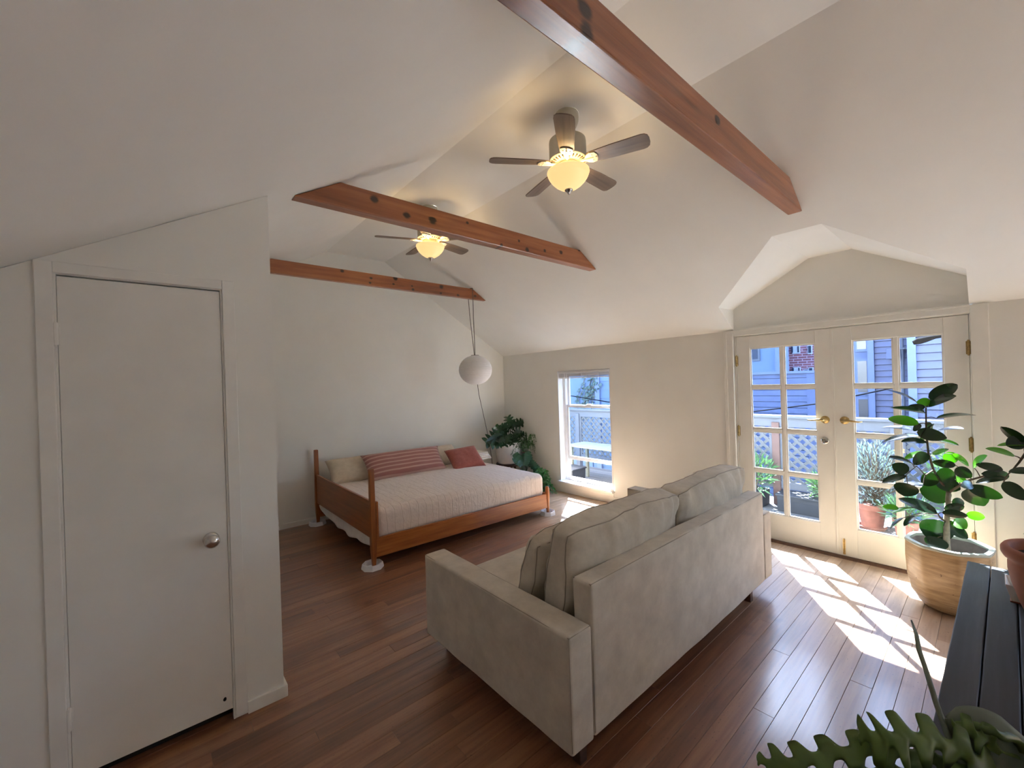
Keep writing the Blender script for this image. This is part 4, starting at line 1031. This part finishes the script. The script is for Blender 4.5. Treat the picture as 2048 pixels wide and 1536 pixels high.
# ------------------------------------------------------------------ plants in the far corner
SPX, SPY = 4.245, 5.06
stl = thing('plant_stool', 'small round dark wooden stool under the white planter', 'stool', (SPX, SPY, 0))
obj('stool_top', MB().lathe([(0, .335), (.195, .335), (.203, .345), (.203, .362), (.196, .37), (0, .37)], 36, (SPX, SPY, 0)), M['darkwood'], stl, auto=40)
for i in range(3):
    a = .6+i*2.094
    obj('stool_leg', MB().tube([(SPX+.17*math.cos(a), SPY+.17*math.sin(a), 0), (SPX+.13*math.cos(a), SPY+.13*math.sin(a), .337)], [.014, .018], 10), M['darkwood'], stl)
wp = thing('white_planter', 'white cylindrical planter on the dark stool in the far corner', 'planter', (SPX, SPY, .37))
obj('pot_body', MB().lathe([(0, .001), (.165, .001), (.178, .012), (.197, .16), (.204, .325), (.198, .33), (.190, .325), (.186, .29), (0, .29)], 44, (SPX, SPY, .37)), M['whiteclay'], wp, auto=50)
obj('soil', MB().disc(.187, .295, 28, (SPX, SPY, .37)), M['soil'], wp)
def lobed(mb, base, tip, side, width, n=5):
    base, tip = Vector(base), Vector(tip); ax = tip-base; L = ax.length; axn = ax.normalized(); side = (side-axn*side.dot(axn)).normalized(); nrm = axn.cross(side)
    if nrm.z < 0: nrm = -nrm
    leaf_mb(mb, base, tip, side, width*.42, fold=.1, droop=.03, nu=8, nv=3, shape=.7)
    for i in range(n):
        u = .04+.80*i/(n-1)
        o_ = base + axn*(u*L)
        ln_ = width*.5*(1.0-.40*abs(u-.35)/.6)
        ang = math.radians(118-78*u)
        for s_ in (-1, 1):
            d = axn*math.cos(ang) + side*(s_*math.sin(ang))
            leaf_mb(mb, o_, o_ + d*ln_ - nrm*(ln_*.16), axn, L*.20, fold=.05, droop=.05, nu=6, nv=3, shape=.85)
    return mb
ph = thing('split_leaf_philodendron', 'dark green philodendron with deeply cut leaves in the white planter', 'plant', (SPX, SPY, .66))
g6 = lambda a, b: (a/8.533+960, b/8.533+820)
pc = Vector((SPX, SPY, .665))
for (b, t, wd, dy) in [((545,280),(470,110),250,0),((560,270),(770,195),190,-.05),((500,300),(360,260),170,-.05),((440,360),(215,370),180,.0),((420,400),(255,275),170,-.02),((400,440),(85,560),190,-.1),((400,470),(175,600),180,-.15),((470,430),(420,620),230,-.22),((430,470),(310,560),160,-.2),((560,440),(690,340),190,-.1),((560,470),(660,560),180,-.2),((520,450),(545,600),180,-.22),((600,430),(760,400),170,-.06),((450,380),(400,300),160,.02)]:
    B, T = at_y(*g6(*b), SPY+dy*.6), at_y(*g6(*t), SPY+dy)
    view = ((B+T)/2-EYE).normalized(); depth = ((B+T)/2-EYE).dot(AF)
    sp = (T-B).normalized().cross(view); sd = (sp.normalized()*.9 + Vector((0, 0, .3))).normalized()
    mb = MB(); lobed(mb, B, T, sd, max(wd/8.533/F_PX*depth, (T-B).length*.85))
    lo_ = obj('leaf', mb, M['philo'], ph, smooth=True, fix=False)
    obj('petiole', MB().tube([pc+Vector(((B.x-SPX)*.15, (B.y-SPY)*.15, 0)), pc.lerp(B, .6)+Vector((0, 0, .05)), B], .005, 6), M['philo'], lo_)

# dark red nursery pot with a feathery fern on a thin stand
FX, FY = 4.375, 4.80
stn = thing('plant_stand', 'slim dark plant stand behind the corner of the bed', 'plant stand', (FX, FY, 0))
obj('stand_top', MB().lathe([(0, .405), (.085, .405), (.088, .418), (0, .42)], 24, (FX, FY, 0)), M['darkwood'], stn)
obj('stand_post', MB().lathe([(.02, .02), (.014, .1), (.014, .406)], 12, (FX, FY, 0)), M['darkwood'], stn)
obj('stand_foot', MB().lathe([(0, 0), (.10, 0), (.10, .014), (.02, .024), (0, .024)], 24, (FX, FY, 0)), M['darkwood'], stn)
np_ = thing('nursery_pot', 'small dark red pot beside the white planter', 'planter', (FX, FY, .42))
M['redpot'] = plain('dark_red_plastic', srgb(92, 44, 38), .5)
obj('pot_body', MB().lathe([(0, .001), (.050, .001), (.066, .115), (.072, .116), (.072, .132), (.062, .133), (.060, .115), (0, .115)], 24, (FX, FY, .42)), M['redpot'], np_, auto=40)
fe = thing('asparagus_fern', 'feathery arching fern in the small dark red pot', 'plant', (FX, FY, .535))
fm2 = MB(); sm2 = MB(); rs_ = random.Random(21)
for i in range(34):
    a = rs_.uniform(0, 6.28); ln_ = rs_.uniform(.14, .30); up = rs_.uniform(.15, .36); dr = rs_.uniform(.05, .28)
    pts = []
    for k_ in range(10):
        f = k_/9; r = ln_*f*(.55 if math.cos(a) > .3 else .9)
        pts.append(Vector((min(FX+.03*math.cos(a)+r*math.cos(a), 4.52), FY+.03*math.sin(a)+r*math.sin(a), .54+up*math.sin(f*2.2)-dr*f*f)))
    sm2.tube(pts, .0016, 4)
    for k_ in range(2, 10):
        for s_ in range(5):
            d = Vector((rs_.uniform(-1, 1), rs_.uniform(-1, 1), rs_.uniform(-.4, .7))).normalized()
            p = pts[k_].lerp(pts[k_-1], rs_.random())
            leaf_mb(fm2, p, p+d*rs_.uniform(.025, .05), Vector((d.y, -d.x, .1)), .010, nu=4, nv=3, fold=0, droop=.05)
fo = obj('fronds', fm2, M['fern'], fe, fix=False); fo['kind'] = 'stuff'
obj('frond_stems', sm2, M['fern'], fe)['kind'] = 'stuff'

# monstera and a trailing plant on the floor between bed and window
MX, MY = 4.12, 4.62
mp_ = thing('floor_planter', 'grey floor pot hidden behind the foot of the bed', 'planter', (MX, MY, 0))
obj('pot_body', MB().lathe([(0, .001), (.10, .001), (.125, .19), (.118, .192), (.112, .16), (0, .16)], 28, (MX, MY, 0)), M['whiteclay'], mp_, auto=40)
mo = thing('monstera', 'monstera with broad slit leaves between the white planter and the bed', 'plant', (MX, MY, .16))
for (b, t, wd, y) in [((700,790),(560,880),150,4.72),((660,760),(555,800),110,4.76),((740,800),(640,960),170,4.70),((775,720),(870,950),190,4.72),((830,760),(760,960),150,4.66),((860,900),(1000,1010),150,4.62),((900,940),(1040,1060),140,4.56)]:
    B, T = at_y(*g6(*b), y), at_y(*g6(*t), y-.06)
    view = ((B+T)/2-EYE).normalized(); sp = (T-B).normalized().cross(view)
    mb = MB(); L = (T-B).length; depth = (B-EYE).dot(AF); wv = wd/8.533/F_PX*depth
    leaf_mb(mb, B, T, sp, wv*.55, nu=8, nv=3, shape=.6)
    axn = (T-B).normalized(); sd = sp.normalized()
    for i in range(5):
        u = .05+.78*i/4
        for s_ in (-1, 1):
            o_ = B+(T-B)*u; ww = wv*.52*(1-.55*max(0, u-.2))
            leaf_mb(mb, o_, o_+sd*(s_*ww)+axn*(ww*.35), axn, L*.22, nu=5, nv=3, fold=.02, droop=.03, shape=.9)
    lo_ = obj('leaf', mb, M['monst'], mo, smooth=True, fix=False)
    obj('petiole', MB().tube([(MX, MY, .15), tuple(Vector((MX, MY, .16)).lerp(B, .6)+Vector((0, 0, .08))), tuple(B)], .005, 6), M['monst'], lo_)
TPX, TPY = 4.34, 4.42
tpp = thing('floor_planter', 'low terracotta floor pot under the trailing plant by the narrow window', 'planter', (TPX-.05, TPY, 0))
obj('pot_body', MB().lathe([(0, .001), (.075, .001), (.098, .14), (.105, .142), (.105, .17), (.094, .171), (.09, .14), (0, .14)], 28, (TPX-.05, TPY, 0)), M['terracotta'], tpp, auto=40)
trl = thing('trailing_plant', 'bushy trailing green plant on the floor at the left of the narrow window', 'plant', (TPX-.05, TPY, .14))
tm = MB(); ts = MB(); rs_ = random.Random(31)
for i in range(46):
    a = rs_.uniform(0, 6.28); ln_ = rs_.uniform(.05, .22); up = rs_.uniform(.08, .27)
    pts = []
    for k_ in range(8):
        f = k_/7
        pts.append(Vector((min(TPX-.05+ln_*f*math.cos(a)*.8, 4.50), TPY+ln_*f*math.sin(a)*1.15-.06*f*f, max(.03, .15+up*math.sin(f*2.5)-.20*f*f))))
    ts.tube(pts, .002, 4)
    for k_ in range(2, 8):
        for s_ in range(3):
            d = Vector((rs_.uniform(-1, .6), rs_.uniform(-1, .6), rs_.uniform(-.5, .5))).normalized(); p = pts[k_].lerp(pts[k_-1], rs_.random())
            L = rs_.uniform(.035, .075); e = p+d*L
            if e.x > 4.53 or e.z < .01: continue
            leaf_mb(tm, p, e, Vector((rs_.uniform(-1, 1), rs_.uniform(-1, 1), .3)), L*.5, nu=5, nv=3, shape=.65)
fo = obj('foliage', tm, M['pothos'], trl, fix=False); fo['kind'] = 'stuff'
obj('vine_stems', ts, M['pothos'], trl)['kind'] = 'stuff'

# ------------------------------------------------------------------ outside: deck, railing, pots
DZ0 = -.12
dk = sroot('deck', (5.7, 2, DZ0))
rs_ = random.Random(8)
x = XR+TW+.005
while x < 6.62:
    obj('deck_board', MB().box(x, -1.6, DZ0-.03, x+.136, 7.2, DZ0), M['deckwood'], dk, bevel=.004, seg=1); x += .142
RX_ = 6.36
rlg = thing('deck_railing', 'pale deck railing with diagonal lattice panels outside the garden doors', 'railing', (RX_, 2.5, DZ0))
posts = [-1.5, -.4, .75, 1.945, 3.1, 4.25, 5.4, 6.6]
for yy in posts: obj('post', MB().box(RX_-.045, yy-.045, DZ0, RX_+.045, yy+.045, .985), M['postred'] if yy == 1.945 else M['rail'], rlg, bevel=.004)
obj('cap_rail', MB().box(RX_-.07, -1.6, 1.045, RX_+.07, 7.0, 1.078), M['rail'], rlg, bevel=.004)
obj('top_rail', MB().box(RX_-.025, -1.6, .925, RX_+.02, 7.0, 1.045), M['rail'], rlg, bevel=.003)
obj('bottom_rail', MB().box(RX_-.022, -1.6, .10, RX_+.022, 7.0, .19), M['rail'], rlg, bevel=.003)
lz0, lz1, sp_ = .19, .925, .122
for pa_, pb_ in zip(posts[:-1], posts[1:]):
    ya, yb = pa_+.045, pb_-.045
    for yy in (ya+.018, yb-.018):
        obj('batten', MB().box(RX_-.018, yy-.018, lz0, RX_+.018, yy+.018, lz1), M['rail'], rlg)
    for sgn, dx in ((1, -.005), (-1, .005)):
        c = ya-(lz1-lz0)
        while c < yb+(lz1-lz0):
            # line y = c + sgn*(z-lz0); clip to the panel
            za, zb_ = lz0, lz1
            if sgn > 0: za = max(za, lz0+(ya-c)); zb_ = min(zb_, lz0+(yb-c))
            else: za = max(za, lz0+(c-yb)); zb_ = min(zb_, lz0+(c-ya))
            if zb_-za > .06:
                h = .025
                y0_, y1_ = c+sgn*(za-lz0), c+sgn*(zb_-lz0)
                pts = [(y0_-h, za), (y0_+h, za), (y1_+h, zb_), (y1_-h, zb_)]
                o = obj('lattice_slat', MB().prism(pts, 'x', RX_+dx-.005, RX_+dx+.005), M['lattice'], rlg)
            c += sp_
def bush(name, label, c, r, zr_, n, lw, ll, mat, seed, group=None, stems=True, pot=None, cat='plant', up=.5):
    t = thing(name, label, cat, c, 0, group); rs = random.Random(seed); m = MB(); s = MB()
    for i in range(n):
        while True:
            p = Vector((rs.uniform(-1, 1), rs.uniform(-1, 1), rs.uniform(-1, 1)))
            if .25 < p.length < 1: break
        q_ = Vector((c[0]+p.x*r, c[1]+p.y*r, c[2]+zr_*(1+p.z)))
        d = (p + Vector((rs.uniform(-.6, .6), rs.uniform(-.6, .6), up+rs.uniform(-.4, .4)))).normalized()
        leaf_mb(m, q_, q_+d*ll*rs.uniform(.7, 1.3), Vector((rs.uniform(-1, 1), rs.uniform(-1, 1), rs.uniform(-.3, .3))), lw, nu=4, nv=3, fold=.05)
        if stems and i % 9 == 0: s.tube([(c[0], c[1], c[2]), (c[0]+p.x*r*.4, c[1]+p.y*r*.4, c[2]+zr_*(1+p.z)*.6), tuple(q_)], .004, 4)
    o = obj('foliage', m, mat, t, fix=False); o['kind'] = 'stuff'
    if stems: obj('stems', s, M['stem'], t)['kind'] = 'stuff'
    return t
def outpot(label, x, y, h, r, mat=None, saucer=True):
    t = thing('clay_pot', label, 'planter', (x, y, DZ0))
    z = .022 if saucer else 0
    obj('pot_body', MB().lathe([(0, z), (r*.68, z), (r*.9, z+h*.76), (r*1.0, z+h*.77), (r*1.03, z+h), (r*.9, z+h), (r*.88, z+h*.9), (0, z+h*.9)], 32, (x, y, DZ0)), mat or M['terraout'], t, auto=40)
    if saucer: obj('saucer', MB().lathe([(0, 0), (r*.8, 0), (r*.95, .03), (r*.9, .032), (r*.78, .02), (0, .02)], 32, (x, y, DZ0)), M['terraout'], t, auto=40)
    return t
outpot('weathered clay pot on a saucer outside the right garden door', 6.02, .925, .26, .135)
bush('lavender_bush', 'silvery bush in the weathered clay pot on the deck', (6.02, .90, .13), .27, .36, 1500, .010, .055, M['lavender'], 41)
outpot('small clay pot on the deck partly behind the stoneware pot', 5.75, .62, .20, .105)
bush('grassy_plant', 'grassy green plant in the small clay pot on the deck', (5.75, .62, .06), .17, .13, 420, .009, .10, M['garden'], 42)
outpot('clay pot at the right end of the deck behind the rubber plant', 6.05, .20, .24, .13)
bush('flowering_bush', 'leafy bush with an orange flower at the right end of the deck', (6.05, .22, .10), .26, .38, 620, .022, .06, M['garden'], 43)
M['orange'] = plain('orange_petal', srgb(224, 150, 60), .6)
fl_ = MB()
for i in range(9):
    a = i*.698; leaf_mb(fl_, (5.80, .66, .80), (5.79+.0*i, .66+.045*math.cos(a), .80+.045*math.sin(a)), Vector((0, -math.sin(a), math.cos(a))), .028, nu=4, nv=3)
fo_ = thing('orange_flower', 'single orange flower above the pots on the deck', 'flower', (5.80, .66, .1)); obj('petals', fl_, M['orange'], fo_, fix=False)
obj('flower_stalk', MB().tube([(5.80, .66, .05), (5.81, .655, .4), (5.80, .66, .80)], .004, 5), M['garden'], fo_)
tr_ = thing('trough_planter', 'black trough planter on the deck against the lattice', 'planter', (6.18, 1.55, DZ0))
obj('trough_body', MB().prism([(6.04, DZ0), (6.30, DZ0), (6.32, .085), (6.02, .085)], 'y', 1.30, 1.86), M['planter'], tr_, bevel=.006)
obj('trough_lip', MB().box(6.005, 1.285, .075, 6.325, 1.875, .10), M['planter'], tr_, bevel=.004)
bush('trough_plant', 'light green plant growing in the black trough', (6.17, 1.40, .09), .14, .16, 380, .02, .07, M['garden'], 44)
tr2_ = thing('trough_planter', 'second black trough planter behind the sofa end of the deck', 'planter', (6.18, 2.25, DZ0))
obj('trough_body', MB().prism([(6.04, DZ0), (6.30, DZ0), (6.32, .085), (6.02, .085)], 'y', 2.03, 2.50), M['planter'], tr2_, bevel=.006)
bush('bamboo_plant', 'bright bamboo-like leaves at the left of the garden doors', (6.12, 2.14, .06), .20, .25, 300, .020, .12, M['garden'], 45)
# outside the narrow window
ot = thing('outdoor_table', 'pale slatted table on the deck outside the narrow window', 'table', (5.75, 4.35, DZ0))
for i in range(5):
    obj('table_slat', MB().box(5.50+i*.105, 3.75, .48, 5.595+i*.105, 5.0, .505), M['palewood'], ot, bevel=.003)
for xx in (5.52, 5.94):
    for yy in (3.85, 4.86): obj('table_leg', MB().box(xx, yy, DZ0, xx+.05, yy+.05, .482), M['palewood'], ot, bevel=.003)
bi = thing('storage_bin', 'dark storage bin under the pale table outside the narrow window', 'bin', (5.35, 4.75, DZ0))
obj('bin_body', MB().prism([(5.15, DZ0), (5.45, DZ0), (5.47, .16), (5.13, .16)], 'y', 4.52, 5.1), M['planter'], bi, bevel=.008)
obj('bin_lid', MB().box(5.12, 4.50, .16, 5.48, 5.12, .185), M['planter'], bi, bevel=.006)
dw = thing('driftwood_branch', 'weathered grey-brown branch outside the top of the right garden door', 'branch', (5.25, .25, 1.98))
br = [at_x(1826, 686, 5.3), at_x(1838, 682, 5.3), at_x(1852, 679, 5.28), at_x(1870, 674, 5.26), at_x(1905, 668, 5.2), at_x(1960, 660, 5.1), Vector((4.74, -.12, 2.02))]
obj('branch_wood', MB().tube(br, [.018, .030, .024, .016, .016, .018, .02], 10), M['bark'], dw, smooth=True)

# ------------------------------------------------------------------ outside: the neighbouring houses
def facade(label, x, y0, y1, z0, z1, pitch, group=None):
    h = thing('neighbour_house', label, 'house', (x+1, (y0+y1)/2, z0), 0, group)
    obj('wall_core', MB().box(x+.045, y0, z0, x+2.2, y1, z1), M['siding'], h)
    z = z0
    while z < z1-.01:
        obj('siding_board', MB().prism([(x+.045, z), (x-.004, z), (x+.020, z+pitch-.013), (x+.045, z+pitch-.013)], 'y', y0, y1), M['siding'], h); z += pitch
    return h
GZ = -3.2
hA = facade('lavender grey clapboard house wall seen through the right garden door', 11.0, -.2, at_x(1746, 700, 11).y, GZ, 5.0, .118); yA = at_x(1746, 700, 10.95).y
obj('corner_board', MB().box(10.95, yA-.01, GZ, 11.06, yA+.09, 5.0), M['sidingtrim'], hA)
vh = MB().prism([(10.80, 1.86), (10.98, 1.86), (10.98, 2.06), (10.90, 2.06)], 'y', 1.20, 1.38)
obj('vent_hood', vh, M['siding'], hA)
bay = MB().box(11.3, yA+.09, GZ, 12.5, yA+.36, 5.0)
obj('bay_side', bay, M['bluewall'], hA)
for z in (-.6, .35, 1.15, 2.05):
    wf = obj('window_frame', MB().box(11.27, yA+.12, z, 11.31, yA+.34, z+.75), M['sidingtrim'], hA)
    obj('pane', MB().box(11.262, yA+.155, z+.05, 11.272, yA+.305, z+.70), M['darkglass'], wf)
for yy in (at_x(1818, 720, 10.92).y, at_x(1805, 720, 10.92).y):
    dp = MB().tube([(10.92, yy, GZ), (10.92, yy, 5.0)], .022 if yy > .9 else .035, 8)
    p_ = obj('downspout', dp, M['rail'], hA)
    bnd = MB()
    for z in (.2, 2.03): bnd.box(10.87, yy-.05, z, 10.99, yy+.05, z+.03)
    obj('pipe_bracket', bnd, M['rail'], p_)
hB = facade('nearer lavender clapboard house wall at the far right of the doors', 8.5, -5.0, at_x(1831, 720, 8.5).y, GZ, 5.0, .118); yB = at_x(1831, 720, 8.5).y
obj('corner_board', MB().box(8.47, yB-.01, GZ, 8.56, yB+.085, 5.0), M['sidingtrim'], hB)
obj('corner_board', MB().box(8.56, yB, GZ, 10.7, yB+.02, 5.0), M['siding'], hB)
# weathered blue wall in the middle distance
bwl = thing('board_wall', 'weathered blue boarded wall beyond the deck railing', 'wall', (12.2, 4.5, GZ))
z = GZ; i = 0
while z < 1.62:
    h = .148; obj('wall_board', MB().box(12.0+(i % 2)*.006, 2.0, z, 12.1, 6.2, min(z+h-.012, 1.66)), M['bluewall'], bwl); z += h; i += 1
obj('coping', MB().box(11.93, 2.0, 1.64, 12.16, 6.2, 1.70), M['sidingtrim'], bwl)
obj('pier', MB().box(11.96, 2.72, GZ, 12.10, 2.98, 1.64), M['bluewall'], bwl)
obj('wall_backing', MB().box(12.1, 2.0, GZ, 12.15, 6.2, 1.64), M['bluewall'], bwl)
stc = thing('stucco_building', 'pale blue stucco building behind the boarded wall', 'building', (21, 8, GZ))
yl = at_x(1576, 700, 20.0).y
obj('wall', MB().prism([(20, yl), (21.85, yl*1.0925), (21.85, 13), (20, 13)], 'z', GZ, 10), M['stucco'], stc)
wpos = at_x(1507, 706, 19.98)
wf = obj('window_frame', MB().box(19.95, wpos.y-.25, wpos.z-.35, 20.0, wpos.y+.45, wpos.z+.7), M['rail'], stc)
obj('pane', MB().box(19.94, wpos.y-.17, wpos.z-.27, 19.955, wpos.y+.06, wpos.z+.62), M['darkglass'], wf)
obj('pane', MB().box(19.94, wpos.y+.12, wpos.z-.27, 19.955, wpos.y+.37, wpos.z+.62), M['darkglass'], wf)
obj('trim_strip', MB().box(19.9, yl-.02, GZ, 20.0, yl+.45, 10), M['sidingtrim'], stc)
bk_ = thing('brick_building', 'red brick building seen over the boarded wall', 'building', (23, 4, GZ))
obj('wall', MB().box(22, 1.8, GZ, 26, at_x(1576, 700, 22).y+1.5, 12), M['brick'], bk_)
bz = lambda a, b: (a/6.98+1470, b/6.98+640)
for (a0, b0, a1, b1, dbl) in [(805,372,892,450,1),(1020,362,1062,458,0),(818,670,902,742,1),(965,700,1012,740,0),(1032,672,1078,742,0)]:
    p, q_ = at_x(*bz(a0, b0), 21.9), at_x(*bz(a1, b1), 21.9)
    y0_, y1_, zz0, zz1 = min(p.y, q_.y), max(p.y, q_.y), min(p.z, q_.z), max(p.z, q_.z)
    f_ = obj('window_frame', MB().box(21.93, y0_-.03, zz0-.05, 22.0, y1_+.03, zz1+.03), M['farwhite'], bk_)
    if dbl:
        m_ = y0_+(y1_-y0_)*.58
        obj('pane', MB().box(21.91, y0_, zz0, 21.935, m_-.08, zz1), M['darkglass'], f_); obj('pane', MB().box(21.91, m_+.16, zz0, 21.935, y1_, zz1), M['darkglass'], f_)
    else: obj('pane', MB().box(21.91, y0_, zz0, 21.935, y1_, zz1), M['darkglass'], f_)
# tree between the houses
bush('garden_tree', 'leafy tree in the gap between the lavender house and the boarded wall', (15.0, 2.42, .9), .8, 1.0, 1800, .10, .18, M['tree'], 51, cat='tree')
obj('trunk', MB().tube([(15.0, 2.42, GZ), (15.0, 2.4, 1.2)], .09, 8), M['stem'], bpy.data.objects['garden_tree'])
shd = thing('garden_shed', 'grey shed below the tree between the houses', 'shed', (14, 2.1, GZ))
obj('shed_wall', MB().box(13.6, 1.8, GZ, 14.1, 2.65, .95), M['deckwood'], shd); obj('shed_roof', MB().prism([(13.5, .95), (14.14, .95), (14.14, 1.12), (13.5, 1.0)], 'y', 1.75, 2.7), M['siding'], shd)
# house across from the narrow window
hC = thing('neighbour_house', 'pale blue clapboard house opposite the narrow window', 'house', (10, 9, GZ))
yc = at_x(1181, 790, 9.6).y
obj('wall', MB().box(9.6, yc, GZ, 13, 12.0, 6), M['stucco'], hC)
z = GZ
while z < 6:
    obj('siding_board', MB().prism([(9.63, z), (9.60, z), (9.62, z+.245), (9.63, z+.245)], 'y', 6.25, yc-.06), M['stucco'], hC); z += .24
obj('wall_core', MB().box(9.63, 6.25, GZ, 13, yc, 6), M['stucco'], hC)
obj('corner_board', MB().box(9.55, at_x(1193, 790, 9.55).y-.10, GZ, 9.64, at_x(1193, 790, 9.55).y+.06, 6), M['sidingtrim'], hC)
vn = thing('climbing_vine', 'sparse dark vine on the pale house opposite the narrow window', 'vine', (9.45, 9.0, -1))
vm2 = MB(); vl = MB(); rs_ = random.Random(61)
for i in range(9):
    p = Vector((9.56, at_x(1145, 760, 9.5).y-.1*rs_.random(), rs_.uniform(.2, .7))); pts = [p]
    for k_ in range(9):
        p = p + Vector((0, -rs_.uniform(.0, .16), rs_.uniform(.04, .24))); pts.append(p)
        for s_ in range(3):
            d = Vector((-.2, rs_.uniform(-1, 1), rs_.uniform(-1, .6))).normalized(); leaf_mb(vl, p, p+d*rs_.uniform(.06, .13), Vector((0, d.z, -d.y)), .06, nu=4, nv=3)
    vm2.tube(pts, .008, 4)
obj('vine_stems', vm2, M['stem'], vn)['kind'] = 'stuff'; o = obj('vine_leaves', vl, M['vineleaf'], vn, fix=False); o['kind'] = 'stuff'
w0, w1 = at_x(1138, 791, 8.8), at_x(1222, 805, 8.8)
wc = obj('overhead_cable', MB().tube([w0+(w0-w1)*3+Vector((0, 0, .5)), w0, w1, w1+(w1-w0)*1.2], .012, 6), M['black']); tag(wc, 'dark cable crossing the view through the narrow window', 'cable')
w0, w1 = at_x(1500, 824, 10.5), at_x(1632, 808, 10.5)
wc = obj('overhead_cable', MB().tube([w0+(w0-w1)*.5, w0, w1, w1+(w1-w0)*1.5+Vector((0, 0, .2))], .012, 6), M['black']); tag(wc, 'dark cable in front of the weathered blue wall', 'cable')
gr = MB().box(XR+TW, -20, GZ-.1, 60, 40, GZ)
struct('ground', gr, plain('yard_ground', srgb(120, 118, 108), .95, var=.2, scale=1))
